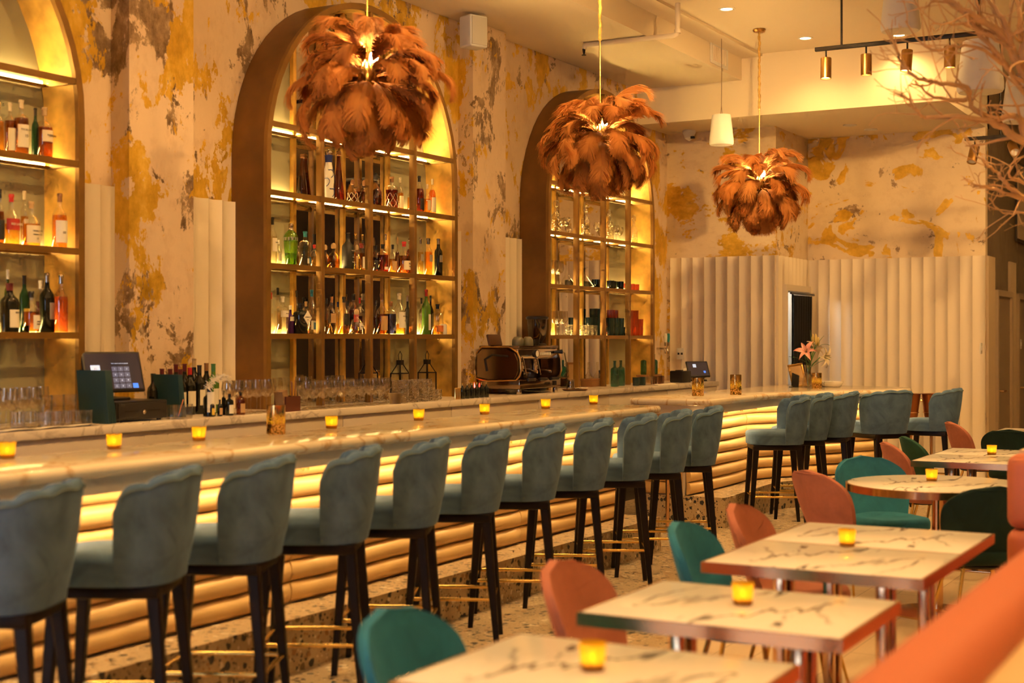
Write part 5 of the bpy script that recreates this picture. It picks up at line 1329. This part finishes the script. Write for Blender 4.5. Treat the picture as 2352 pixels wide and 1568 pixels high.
# ------------------------------------------------------------------ espresso machine (front faces -Y)
em = thing('espresso_machine', 'chrome and bronze two-group espresso machine between the arches', 'espresso machine', (11.08, 6.04, ZC))
prof = [(-.20, .16), (-.215, .20), (-.21, .30), (-.18, .36), (-.10, .40), (.16, .40), (.22, .34), (.235, .22), (.21, .14), (.1, .12), (-.17, .13)]
def side_loft(x0, x1, pr, grow=1.0):
    rows = [[(x0, y*grow, .26+(z-.26)*grow) for y, z in pr], [(x1, y, z) for y, z in pr]]; mb = MB(); mb.grid(rows, close_u=True); n = len(pr); mb.f += [tuple(range(n)), tuple(2*n-1-i for i in range(n))]; return mb
MB().rbox(-.39, .39, -.215, .20, .045, .13, .012).build('drip_base', M_DKSTEEL, em)
MB().rbox(-.37, .37, -.02, .20, .12, .40, .02).build('boiler_body', M_DKSTEEL, em)
side_loft(-.405, -.37, prof, .93).build('side_panel', M_DKSTEEL, em, True, 30); side_loft(.37, .405, prof, 1.0).build('side_panel', M_DKSTEEL, em, True, 30)
for s in (-1, 1): MB().tube([(s*.385, y*1.03, .26+(z-.26)*1.04) for y, z in prof], .009, 8, closed=True).build('trim_tube', M_SATINBRASS, em)
mb = MB(); mb.tube([(-.407, -.11, .33), (-.407, .05, .34), (-.407, .12, .30), (-.407, .10, .20)], .010, 6); mb.build('side_badge', M_BLACK, em)
MB().rbox(-.37, .37, -.19, -.015, .30, .395, .012).build('control_head', M_STEEL, em)
MB().rbox(-.37, .37, -.20, .2, .395, .42, .006).build('cup_tray', M_DKSTEEL, em)
for x in (-.17, .09):
    MB().lathe([(.036, 0), (.04, .02), (.04, .055), (.03, .07)], 20, (x, -.10, .225)).build('group_head', M_STEEL, em)
    pf = MB().lathe([(.0, .195), (.034, .195), (.038, .225), (.034, .228)], 18, (x, -.10, 0)); pf.tube([(x, -.13, .21), (x+.02, -.26, .19)], [.009, .013], 10); pf.build('portafilter', M_STEEL, em)
    MB().tube([(x-.12, -.17, .36), (x-.13, -.20, .30), (x-.10, -.21, .19), (x-.09, -.21, .165)], .006, 8).build('steam_wand', M_STEEL, em)
    MB().rbox(x-.07, x+.07, -.03, -.022, .14, .22, .004).build('splash_plate', M_STEEL, em)
MB().tube([(.36, -.16, .36), (.42, -.2, .37), (.45, -.22, .35), (.47, -.24, .2), (.475, -.245, .17)], .006, 8).build('steam_wand', M_STEEL, em)
MB().tube([(.30, -.19, .36), (.33, -.26, .365)], [.012, .02], 10).build('steam_knob', M_BLACKP, em)
for x in (-.06,):
    g = MB().lathe([(.033, 0), (.036, .006), (.036, .02), (.03, .022)], 22); g.xf(Matrix.Translation((x, -.188, .35)) @ Matrix.Rotation(PI/2, 4, 'X')); gg = g.build('gauge_rim', M_BLACKP, em)
    f_ = MB().lathe([(0, .0225), (.028, .0225)], 20, caps=False); f_.xf(Matrix.Translation((x, -.188, .35)) @ Matrix.Rotation(PI/2, 4, 'X')); f_.build('gauge_face', M_WHITE, gg)
for k in range(8): MB().rbox(.03+k*.026, .045+k*.026, -.196, -.188, .335, .36, .002).build('button', M_WHITEP, em)
for k in range(3):
    mb = MB(); mb.tube([(-.25+k*.22, -.215, .125), (-.11+k*.22, -.215, .125)], .014, 10); mb.build('drip_grip', M_BLACKP, em)
for sx_ in (-.34, .34):
    for sy in (-.18, .16): MB().lathe([(.02, 0), (.024, .01), (.02, .045)], 14, (sx_, sy, 0)).build('foot', M_STEEL, em)
MB().tube([(-.41, .22, .05), (-.43, .235, .15), (-.43, .24, .30), (-.40, .235, .38)], .008, 6).build('red_glow_strip', emit('red_led', (1, .06, .05), 14), em)
lettering('lettering', 'FAEMA', .034, M_BLACK, em, (.12, -.2165, .085), (PI/2, 0, 0))
MB().rbox(.22, .30, -.2165, -.213, .065, .105, .002).build('switch_plate', M_BLACK, em)
# cups and hopper on the machine
for i, (x, y) in enumerate(((-.22, -.10), (-.13, -.06), (-.05, -.11))):
    c_ = thing('coffee_cup', '%s overturned grey-green cup on the espresso machine' % ORD[i], 'cup', (11.08+x, 6.04+y, ZC+.42), 0, 'cups on the machine')
    MB().lathe([(.046, 0), (.05, .01), (.047, .05), (.03, .075), (.022, .078), (0, .076)], 20).build('bowl', plain('sage_ceramic', (.16, .15, .10), .35), c_)
    MB().tube([(.047, 0, .055), (.075, 0, .05), (.072, 0, .02), (.048, 0, .014)], .005, 6).build('handle', MATS['sage_ceramic'], c_)
for i, x in enumerate((.06, .15)):
    c_ = thing('espresso_cup', '%s small dark cup beside the bean hopper' % ('left', 'right')[i], 'cup', (11.08+x, 5.96, ZC+.42), 0); MB().lathe([(.025, 0), (.036, .02), (.038, .055), (.035, .055), (.03, .01), (0, .008)], 18).build('bowl', M_BLACKP, c_); MB().tube([(.036, 0, .045), (.055, 0, .04), (.05, 0, .018), (.034, 0, .015)], .004, 6).build('handle', M_BLACKP, c_)
gr = thing('coffee_grinder', 'coffee grinder with smoky hopper behind the espresso machine', 'grinder', (11.66, 6.17, ZC))
MB().rbox(-.07, .07, -.07, .09, 0, .44, .02).build('body', M_BLACKP, gr)
MB().lathe([(.05, .44), (.085, .50), (.095, .66), (.092, .66), (.08, .50), (.045, .445)], 24, caps=False).build('hopper', thin_glass('smoky', (.55, .42, .3), .5, .1), gr); MB().lathe([(.10, .66), (.105, .665), (.105, .68), (.09, .69), (0, .69)], 24).build('lid', M_BLACKP, gr)
wb = thing('serving_board', 'brown wooden board leaning on top of the espresso machine', 'board', (10.80, 6.12, ZC+.42)); o = MB().rbox(-.12, .10, -.012, .012, 0, .10, .008).build('board', plain('walnut', (.09, .035, .014), .45), wb); o.rotation_euler = (-.25, 0, 0)
# pitcher on tray
ty = thing('round_tray', 'small brown tray right of the espresso machine', 'tray', (sx(1325, 5.84), 5.86, ZC)); MB().lathe([(0, .004), (.10, .004), (.12, .014), (.122, .012), (.10, 0), (0, 0)], 30).build('dish', CAPS['wood'], ty)
mp = thing('milk_pitcher', 'steel milk pitcher on the brown tray', 'pitcher', (sx(1313, 5.86), 5.87, ZC+.005)); MB().lathe([(.036, 0), (.04, .008), (.036, .05), (.029, .08), (.033, .098), (.031, .098), (.027, .08), (.034, .05), (0, .01)], 24).build('jug', M_STEEL, mp); MB().tube([(.032, 0, .085), (.065, 0, .08), (.065, 0, .035), (.038, 0, .03)], .005, 8).build('handle', M_STEEL, mp)
cloth('tray_cloth', 'folded white cloth lying on the brown tray', sx(1326, 5.84), sx(1348, 5.84), 5.83, 5.90, ZC+.012, 5)
# framed card with black feathers
fk = thing('framed_card', 'small framed card trimmed with black feathers in the glassware arch', 'picture frame', (sx(1318, 6.2), 6.2, ZC), math.radians(-12))
mb = MB(); mb.box(-.10, .10, 0, .014, .0, .02); mb.box(-.10, .10, 0, .014, .23, .25); mb.box(-.10, -.08, 0, .014, .02, .23); mb.box(.08, .10, 0, .014, .02, .23); mb.build('frame', CAPS['wood'], fk, False); MB().box(-.08, .08, .004, .01, .02, .23).build('card', LB['tan'], fk, False)
r = random.Random(8); mb = MB()
for k in range(160):
    a = Vector((-.10+r.uniform(-.01, .01), .0, r.uniform(0, .25))); d = Vector((r.uniform(-.07, .01), r.uniform(-.03, .02), r.uniform(-.03, .05))); mb.add([a, a+Vector((0, .002, .004)), a+d], [(0, 1, 2)])
tag(mb.build('feather_trim', M_BLACK, fk, False), kind='stuff')
for i, x in enumerate((1352, 1372)):
    Y = 6.22; dd = depth(at_Y(x, 0, Y)); bottle((sx(x, Y), Y, ZC+.08), .165, .045, 'carafe', 'cut', None, 0, None, None, '%s of two small cut decanters on the wooden box' % ('left', 'right')[i], name='decanter', cat='decanter')
bxo = thing('wooden_box', 'low wooden box under the two small decanters', 'box', (sx(1362, 6.22), 6.22, ZC)); MB().rbox(-.16, .16, -.06, .06, 0, .06, .004).build('box', CAPS['wood'], bxo); MB().rbox(-.165, .165, -.062, .062, .06, .08, .003).build('lid', CAPS['wood'], bxo)
for i, (x, Y, hh) in enumerate(((1412, 6.0, .26), (1426, 6.06, .26), (1480, 6.22, .22), (1502, 6.22, .22))):
    bottle((sx(x, Y), Y, ZC+(.0 if i < 2 else .09)), hh, .042, 'shoul', 'teal', None, 0, None, None, ('front left', 'front right', 'rear left', 'rear right')[i]+' teal glass water bottle at the right end of the counter', name='water_bottle', group='teal water bottles')
rk = thing('low_riser', 'low dark riser under the two rear teal bottles', 'riser', (sx(1491, 6.22), 6.22, ZC)); MB().rbox(-.22, .22, -.06, .06, .07, .09, .003).build('top', CAPS['wood'], rk); mb = MB(); mb.box(-.21, -.19, -.05, .05, 0, .07); mb.box(.19, .21, -.05, .05, 0, .07); mb.build('legs', CAPS['wood'], rk, False)
for i, (x, mt, ky) in enumerate(((1461, M_TDARK, 'td2'), (1475, M_TDARK, 'td2'), (1491, M_CLEAR, 'tc2'), (1502, M_TTAN, 'tt2'), (1518, M_TTAN, 'tt2'))):
    put(ky, lambda: g_tumbler(.085, .034, mt), (sx(x, 5.93), 5.93, ZC), '%s tumbler from the left in the short row before the rear teal bottles' % ORD[i], 'tumblers by the teal bottles')
cloth('hanging_towel', 'folded beige towel hanging over the far counter edge', sx(1514, 5.75), sx(1556, 5.75), 5.735, 5.84, ZC, 6, .05)
pr = thing('receipt_printer', 'black receipt printer at the far end of the back counter', 'printer', (sx(1563, 5.95), 5.95, ZC), math.radians(-15)); MB().rbox(-.08, .08, -.09, .09, 0, .13, .012).build('body', M_BLACKP, pr); MB().rbox(-.07, .07, -.06, .02, .128, .138, .004).build('lid', M_BLACK, pr); MB().box(-.03, .03, -.062, -.058, .13, .16).build('receipt', M_PAPER, pr, False)
touch_screen((sx(1608, 5.93), 5.93, ZC), math.radians(-42), math.radians(-28), .27, .20, 'small dark tablet register at the far end of the counter', False)
bx2 = thing('menu_holder', 'dark teal menu box standing at the far counter end', 'menu holder', (sx(1640, 5.86), 5.86, ZC)); MB().rbox(-.045, .045, -.02, .02, 0, .17, .003).build('box', MEN, bx2); MB().box(-.04, .04, -.012, .012, .165, .185).build('menus', M_PAPER, bx2, False)
# outlet and beer taps
p = at_Y(1565, 812, 6.3); ol = thing('wall_outlet', 'white double wall outlet right of the glassware arch', 'outlet', (15.30, at_X(1563, 812, 15.3).y, at_X(1563, 812, 15.3).z), -PI/2); MB().rbox(-.045, .045, -.01, 0, -.065, .065, .003).build('plate', M_WHITEP, ol); mb = MB(); [mb.box(dx-.012, dx+.012, -.013, -.009, -.012, .012) for dx in (-.02, .02)]; mb.build('sockets', M_BLACKP, ol, False)
tp = thing('beer_tap', 'wall beer tap with white and teal handles beside the glassware arch', 'beer tap', (sx(1513, YW-.01), YW, at_Y(1513, 800, YW).z))
for i, (dx, mt) in enumerate(((-.035, M_WHITEP), (.045, plain('teal_enamel', (.03, .28, .36), .3)))):
    MB().lathe([(.012, .09), (.018, .12), (.02, .16), (.016, .19), (0, .195)], 16, (dx, -.11, -.02)).build('handle', mt, tp)
    MB().tube([(dx, 0, 0), (dx, -.09, .0), (dx, -.10, -.02), (dx, -.105, -.06)], .011, 10).build('spout', M_STEEL, tp); MB().lathe([(.013, .03), (.013, .07)], 12, (dx, -.105, 0)).build('collar', M_STEEL, tp)
# ------------------------------------------------------------------ candles
M_VOT = thin_glass('yellow_votive_glass', (.75, .52, .06), .25, .05, .1, 0, .62, (.95, .74, .14))
M_MERC = None
m, t, b, o = nt('mercury_glass')
vo = noise(t, coords(t), 110, 3, .6); mk = ramp(t, vo, [(.46, 0.0), (.52, 1.0)])
b.inputs['Base Color'].default_value = (.80, .50, .18, 1); b.inputs['Metallic'].default_value = 1; b.inputs['Roughness'].default_value = .14
tl = N(t, 'ShaderNodeBsdfTranslucent'); tl.inputs[0].default_value = (1, .78, .22, 1)
gz = N(t, 'ShaderNodeSeparateXYZ'); t.links.new(coords(t, kind='Generated'), gz.inputs[0])
low = ramp(t, gz.outputs[2], [(.5, .9), (.78, .06)])
mx = N(t, 'ShaderNodeMixShader'); t.links.new(math_(t, 'MULTIPLY', mk, low), mx.inputs[0]); t.links.new(b.outputs[0], mx.inputs[1]); t.links.new(tl.outputs[0], mx.inputs[2]); t.links.new(mx.outputs[0], o.inputs[0]); M_MERC = m
M_FLAME = emit('flame', (1, .62, .18), 40)
def votive():
    t_ = thing('votive_candle', '', 'candle', group='yellow glass votive candles')
    MB().lathe([(.027, 0), (.030, .003), (.036, .07), (.034, .07), (.0285, .006), (0, .005)], 24, caps=False).build('glass_cup', M_VOT, t_)
    MB().lathe([(0, .0045), (.026, .006), (.028, .02), (0, .021)], 18).build('wax', plain('wax', (.75, .5, .12), .5), t_)
    MB().lathe([(0, .024), (.0035, .03), (.004, .036), (0, .05)], 8).build('flame', M_FLAME, t_)
    lamp('POINT', 'candle_lamp', (0, 0, .045), .16, (1, .68, .22), t_, shadow_soft_size=.008); return t_
v0 = votive()
vb = [((6, 1052), ZB, 'yellow votive cut off by the left edge on the long bar'), ((262, 1031), ZB, 'yellow votive before the touch screen register on the long bar'), ((457, 1012), ZB, 'yellow votive before the bitters bottles on the long bar'),
      ((740, 983), ZB, 'yellow votive just right of the big mercury glass candle'), ((922, 964), ZB, 'yellow votive before the white tub on the long bar'), ((1068, 950), ZB, 'yellow votive before the syrup bottles on the long bar'),
      ((1201, 937), ZB, 'yellow votive before the espresso machine on the long bar'), ((1313, 927), ZB, 'yellow votive at the far end of the long bar'),
      ((1361, 1538), .76, 'yellow votive on the nearest marble table'), ((1706, 1388), .76, 'yellow votive on the second marble table'), ((1946, 1254), .76, 'yellow votive on the paired marble tables'),
      ((2140, 1104), .76, 'yellow votive on the round marble table'), ((2278, 1044), .76, 'yellow votive on the far square tables')]
for i, ((x, y), z, lb) in enumerate(vb):
    p = at_z(x, y, z)
    if z == ZB: p.y = min(max(p.y, 4.26), 4.74)
    p.z = z
    if i == 0: v0.location = p; v0['label'] = lb
    else: dup(v0, p, 0, lb)
def mercury(loc, r, h, label):
    t_ = thing('mercury_candle', label, 'candle', loc, 0, 'tall mercury glass candles')
    MB().lathe([(r*.97, 0), (r, .003), (r, h), (r*.96, h), (r*.95, .008), (0, .006)], 36, caps=False).build('glass_cylinder', M_MERC, t_)
    MB().lathe([(0, .007), (r*.7, .007), (r*.7, h*.4), (0, h*.4)], 20).build('wax_pillar', MATS['wax'], t_)
    MB().lathe([(0, h*.42), (.005, h*.45), (.006, h*.5), (0, h*.6)], 8).build('flame', M_FLAME, t_)
    lamp('POINT', 'candle_lamp', (0, 0, h*.47), 7.0, (1, .70, .26), t_, shadow_soft_size=.012); return t_
for x, y, wp, hp, lb in ((634, 996, 43, 66, 'big mercury glass candle on the long bar'), (1603, 909, 27, 42, 'mercury glass candle at the left end of the curved bar'), (1690, 906, 26, 46, 'mercury glass candle second on the curved bar'), (1876, 892, 23, 36, 'mercury glass candle behind the lily vase')):
    p = at_z(x, y, ZB); dd = depth(p); mercury(p, wp/2*dd/F, hp*dd/F, lb)
# ------------------------------------------------------------------ curtain in the doorway
rows = []
for j in range(13):
    z = .02+2.08*j/12; row = []; pinch = 1-.12*math.sin(PI*min(1, j/12)*.9)
    for i in range(49):
        u = i/48; row.append((15.66+.62*u*(1-.16*(1-j/12)), 4.985+.022*math.sin(u*PI*14), z))
    rows.append(row)
cu = thing('door_curtain', 'black curtain hanging in the doorway of the fluted wall', 'curtain'); o = MB().grid(rows).build('drape', plain('black_velvet', (.006, .006, .008), .9), cu, True, 180); md = o.modifiers.new('thick', 'SOLIDIFY'); md.thickness = .006
MB().tube([(15.52, 4.985, 2.12), (16.40, 4.985, 2.12)], .012, 8).build('curtain_rod', M_BLACK, cu)
# ------------------------------------------------------------------ lily vase, frame, bowl on the curved bar
p = at_z(1856, 890, ZB); dd = depth(p)
va = thing('lily_vase', 'clear glass vase of pink and white lilies on the curved bar', 'vase', (p.x, p.y, ZB))
MB().lathe([(.045, 0), (.055, .01), (.06, .06), (.045, .12), (.03, .17), (.042, .235), (.039, .235), (.027, .17), (.042, .12), (.056, .06), (0, .008)], 24, caps=False).build('glass', M_CLEAR, va)
MB().lathe([(0, .009), (.053, .012), (.056, .06), (.04, .12), (0, .12)], 18).build('water', LQ['clear'], va)
M_STEM = plain('stem_green', (.06, .16, .03), .5); M_LEAF = plain('lily_leaf', (.05, .15, .03), .45); M_PETP = plain('pink_petal', (.86, .40, .34), .5); M_PETW = plain('white_petal', (.85, .72, .52), .5); M_BUD = plain('lily_bud', (.55, .40, .14), .5)
RV = Vector((RT[0], RT[1], 0)); DV = Vector((AX[0], AX[1], 0))
def vp(px, py, dz=0): return RV*((px-1856)/F*dd)+Vector((0, 0, (890-py)/F*dd))+DV*dz
def petal(L, W, curl):
    mb = MB(); rows = []
    for i in range(9):
        q = i/8; w_ = W*math.sin(PI*min(1, q**.8*.97+.03))**.9; x = L*(.55*q+.35*q*q); z = L*(.95*q-.75*q**2.6)
        rows.append([(x, w_*s, z+.012*abs(s)) for s in (-1, -.5, 0, .5, 1)])
    return mb.grid(rows)
def lily(parent, pos, dirv, mat, L, label):
    fl = bpy.data.objects.new('lily', None); COL.objects.link(fl); fl.parent = parent; fl.location = pos; fl['label'] = label
    fl.rotation_mode = 'QUATERNION'; fl.rotation_quaternion = Vector(dirv).to_track_quat('Z', 'Y')
    for k in range(6):
        me = petal(L*(1.12 if k % 2 else 1.0), L*(.20 if k % 2 else .15), 1.0).build('petal', mat, fl, True, 180); me.rotation_euler = (0, 0, k*PI/3)
    for k in range(5): MB().tube([(0, 0, 0), (.2*L*math.cos(k*1.25), .2*L*math.sin(k*1.25), L*.7)], .0018, 4).build('stamen', CAPS['wood'] if k % 2 else M_STEM, fl)
lily(va, vp(1850, 810, -.05), -DV*.8-RV*.35+Vector((0, 0, .5)), M_PETP, .13, 'open pink lily')
lily(va, vp(1885, 818, -.04), -DV*.5+RV*.7+Vector((0, 0, -.1)), M_PETW, .135, 'open white lily')
lily(va, vp(1872, 806, .05), DV*.3+RV*.6+Vector((0, 0, .6)), M_PETW, .12, 'white lily turned away')
for px, py, dz, l in ((1874, 792, 0, .12), (1868, 790, .02, .11), (1880, 795, .02, .10)):
    e = vp(px, py, dz); MB().lathe([(.004, 0), (.016, .03), (.018, .06), (.01, l*.85), (0, l)], 10, e).build('bud', M_BUD, va)
for px, py in ((1848, 812), (1884, 820), (1872, 808), (1874, 790), (1866, 795)):
    e = vp(px, py); MB().tube([Vector((0, 0, .02)), Vector((0, 0, .16)), Vector((0, 0, .2)).lerp(e, .4), e], .0055, 6).build('stem', M_STEM, va)
def leaf(a, c, w_, bow):
    a, c = Vector(a), Vector(c); d = (c-a); sd_ = d.cross(Vector((0, 0, 1))).normalized()*w_; rows = []
    if sd_.length < 1e-4: sd_ = RV*w_
    for i in range(9):
        q = i/8; m_ = a+d*q+Vector((0, 0, bow*math.sin(PI*q))); k = math.sin(PI*min(1, q*.9+.08))
        rows.append([m_-sd_*k, m_+Vector((0, 0, -.004)), m_+sd_*k])
    return MB().grid(rows)
for a, c, w_, bo in (((1862, 838), (1812, 818), .018, .02), ((1862, 842), (1848, 806), .02, 0), ((1864, 800), (1861, 756), .022, 0), ((1872, 800), (1893, 770), .012, .01), ((1880, 795), (1905, 792), .014, .015), ((1866, 840), (1876, 830), .022, .01), ((1866, 842), (1898, 826), .018, .012), ((1862, 845), (1850, 828), .02, .01)):
    leaf(vp(*a), vp(*c), w_, bo).build('leaf', M_LEAF, va, True, 180)
pf = thing('gold_photo_frame', 'ornate gold picture frame leaning behind the lily vase', 'picture frame', at_z(1843, 889, ZB)+DV*.10, YAW-PI/2+.35)
pf.location.z = ZB
o = MB(); o.rbox(-.09, .09, 0, .02, 0, .025, .006); o.rbox(-.09, .09, 0, .02, .225, .25, .006); o.rbox(-.09, -.065, 0, .02, .0, .25, .006); o.rbox(.065, .09, 0, .02, 0, .25, .006); o = o.build('frame', M_SATINBRASS, pf); o.rotation_euler = (-.22, -.12, 0)
o = MB().box(-.066, .066, .006, .012, .024, .226).build('picture', LB['tan'], pf, False); o.rotation_euler = (-.22, -.12, 0)
sb_ = thing('black_card', 'small black card leaning left of the gold frame', 'card', at_z(1826, 889, ZB), YAW-PI/2+.5); o = MB().rbox(-.05, .05, 0, .004, 0, .15, .001).build('card', M_BLACKP, sb_); o.rotation_euler = (-.3, .35, 0); MB().box(-.03, .03, .02, .06, 0, .006).build('prop', M_BLACKP, sb_, False)
p = at_z(1909, 888, ZB); bw = thing('marble_bowl', 'shallow white marble bowl right of the lily vase', 'bowl', p)
MB().lathe([(.09, 0), (.105, .008), (.125, .045), (.128, .058), (.118, .058), (.10, .02), (0, .015)], 36).build('dish', M_TABLE, bw); MB().lathe([(0, -.0), (.088, 0), (.09, .003)], 30).build('foot_ring', M_TABLE, bw)
# ------------------------------------------------------------------ copper buckets beyond the curved bar
for i, x in enumerate((2092, 2139)):
    q = at_d(x, 950, 15.6); bk_ = thing('wine_bucket_stand', '%s copper wine bucket on its stand beyond the curved bar' % ('left', 'right')[i], 'wine bucket', (q.x, q.y, 0), YAW)
    MB().lathe([(.065, .74), (.075, .76), (.105, 1.0), (.112, 1.005), (.10, 1.0), (.07, .765), (0, .75)], 26).build('bucket', plain('bronze_copper', (.40, .15, .06), .28, .9, .05, 6), bk_)
    for s in (-1, 1): MB().tube([(0, s*.105, .93), (0, s*.135, .93), (0, s*.14, .945)], .009, 8).build('knob', M_BRASS, bk_)
    MB().lathe([(.09, 0), (.09, .012), (.016, .02), (.016, .72), (.06, .74)], 24).build('stand', M_ROSEGOLD, bk_)
    MB().tube(circ(.085, 24, .80), .006, 6, closed=True).build('stand_ring', M_ROSEGOLD, bk_)
# ------------------------------------------------------------------ dry branches (a bleached tree beyond the right edge)
M_BRANCH = plain('bleached_branch', (.72, .45, .22), .7, 0, .2, 6)
tr = thing('branch_tree', 'bleached bare branches reaching in from the right edge', 'branches', (0, 0, 0))
rr = random.Random(17)
def grow(mb, a, d, L, r0, lvl):
    n = max(3, int(L/.07)); pts = [a.copy()]; rad = [r0]; p_ = a.copy(); dr = d.normalized()
    kids = []
    for i in range(n):
        dr = (dr+Vector((rr.uniform(-.3, .3), rr.uniform(-.3, .3), rr.uniform(-.26, .28)))).normalized(); p_ = p_+dr*(L/n)
        pts.append(p_.copy()); rad.append(max(.002, r0*(1-.75*(i+1)/n)))
        if lvl < 3 and i > 0 and rr.random() < (.6 if lvl < 2 else .45): kids.append((p_.copy(), dr.copy(), L*rr.uniform(.3, .55)*(1-.4*i/n), rad[-1]*.75))
    mb.tube(pts, rad, 6 if r0 > .006 else 4)
    for (q, e, l, r_) in kids:
        sp = Vector((rr.uniform(-1, 1), rr.uniform(-1, 1), rr.uniform(-.7, .9))); grow(mb, q, (e+sp*.85), l, max(r_, .0018), lvl+1)
mains = [ # (pixel polyline, depths, base radius)
 ([(2700, 520), (2480, 380), (2352, 325), (2290, 285), (2225, 270), (2125, 270)], (7.8, 7.4, 7.2, 7.1, 7.0, 6.95), .024),
 ([(2480, 380), (2380, 220), (2330, 130), (2290, 70), (2210, 20), (2150, -15)], (7.4, 7.2, 7.1, 7.0, 6.9, 6.9), .024),
 ([(2380, 220), (2352, 140), (2345, 60), (2332, -20)], (7.2, 7.1, 7.1, 7.2), .018),
 ([(2330, 130), (2310, 60), (2275, 5), (2255, -60)], (7.1, 7.0, 7.0, 7.0), .015),
 ([(2400, 255), (2352, 210), (2310, 150), (2290, 120), (2245, 70), (2250, 20), (2230, -20)], (7.25, 7.2, 7.1, 7.05, 7.0, 6.95, 6.9), .014),
 ([(2352, 325), (2345, 280), (2332, 265), (2280, 272), (2232, 245), (2222, 200), (2160, 192), (2110, 180), (2075, 150), (2060, 120), (2052, 98)], (7.2, 7.15, 7.1, 7.1, 7.05, 7.0, 6.95, 6.9, 6.9, 6.9, 6.9), .014),
 ([(2222, 228), (2175, 227), (2135, 220), (2115, 195)], (7.0, 6.95, 6.9, 6.9), .009),
 ([(2125, 270), (2100, 250), (2085, 225), (2062, 216)], (6.95, 6.9, 6.9, 6.9), .007),
 ([(2700, 520), (2500, 480), (2400, 470), (2352, 455), (2300, 440), (2260, 428), (2235, 430)], (7.9, 7.8, 7.7, 7.6, 7.5, 7.5, 7.5), .015),
 ([(2500, 480), (2400, 510), (2352, 490), (2305, 488), (2272, 455)], (7.8, 7.7, 7.6, 7.6, 7.5), .009),
 ([(2352, 455), (2310, 420), (2290, 395), (2262, 375), (2235, 345)], (7.6, 7.5, 7.5, 7.4, 7.4), .010),
 ([(2420, 472), (2352, 420), (2320, 405), (2325, 375), (2352, 360)], (7.72, 7.6, 7.5, 7.5, 7.5), .008),
 ([(2330, 130), (2290, 90), (2230, 60), (2190, 55), (2140, 55)], (7.1, 7.0, 6.95, 6.9, 6.9), .010),
 ([(2310, 150), (2260, 115), (2200, 105), (2150, 115), (2110, 92), (2080, 48)], (7.1, 7.0, 6.95, 6.9, 6.9, 6.9), .008),
 ([(2250, 70), (2200, 20), (2150, 5), (2125, 18)], (7.0, 6.9, 6.9, 6.9), .008),
]
for pl, ds, r0 in mains:
    P_ = [at_d(x, y, d) for (x, y), d in zip(pl, ds)]; pts = []
    for i in range(len(P_)-1):
        for k in range(4):
            q = k/4; a = P_[max(0, i-1)]; b_ = P_[i]; c_ = P_[i+1]; d_ = P_[min(len(P_)-1, i+2)]
            pts.append(.5*((2*b_)+(c_-a)*q+(2*a-5*b_+4*c_-d_)*q*q+(3*b_-a-3*c_+d_)*q**3)+Vector((rr.uniform(-1, 1), rr.uniform(-1, 1), rr.uniform(-1, 1)))*.006)
    pts.append(P_[-1]); n = len(pts); rad = [max(.0045, 1.3*r0*(1-.75*i/n)) for i in range(n)]
    mb = MB(); mb.tube(pts, rad, 7); o = mb.build('branch', M_BRANCH, tr)
    tw = MB()
    for i in range(2, n-1):
        if rr.random() < .62:
            e = (pts[i+1]-pts[i-1]).normalized(); sp = Vector((rr.uniform(-1, 1), rr.uniform(-1, 1), rr.uniform(-.8, 1)))
            grow(tw, pts[i], e*.8+sp, rr.uniform(.10, .34), max(.0035, rad[i]*.5), 1)
    if tw.v: tag(tw.build('twigs', M_BRANCH, o), kind='stuff')
# trunk in a planter beyond the frame
base = at_d(2700, 520, 7.8)
mb = MB(); mb.tube([(base.x+.1, base.y-.2, .3), (base.x+.05, base.y-.12, .9), (base.x-.03, base.y-.03, 1.5), (base.x, base.y, base.z+.02)], [.07, .055, .045, .03], 10); mb.build('trunk', M_BRANCH, tr)
MB().lathe([(.2, 0), (.24, .02), (.28, .40), (.26, .40), (.24, .36), (0, .35)], 28, (base.x+.1, base.y-.2, 0)).build('planter', M_TERR, tr)
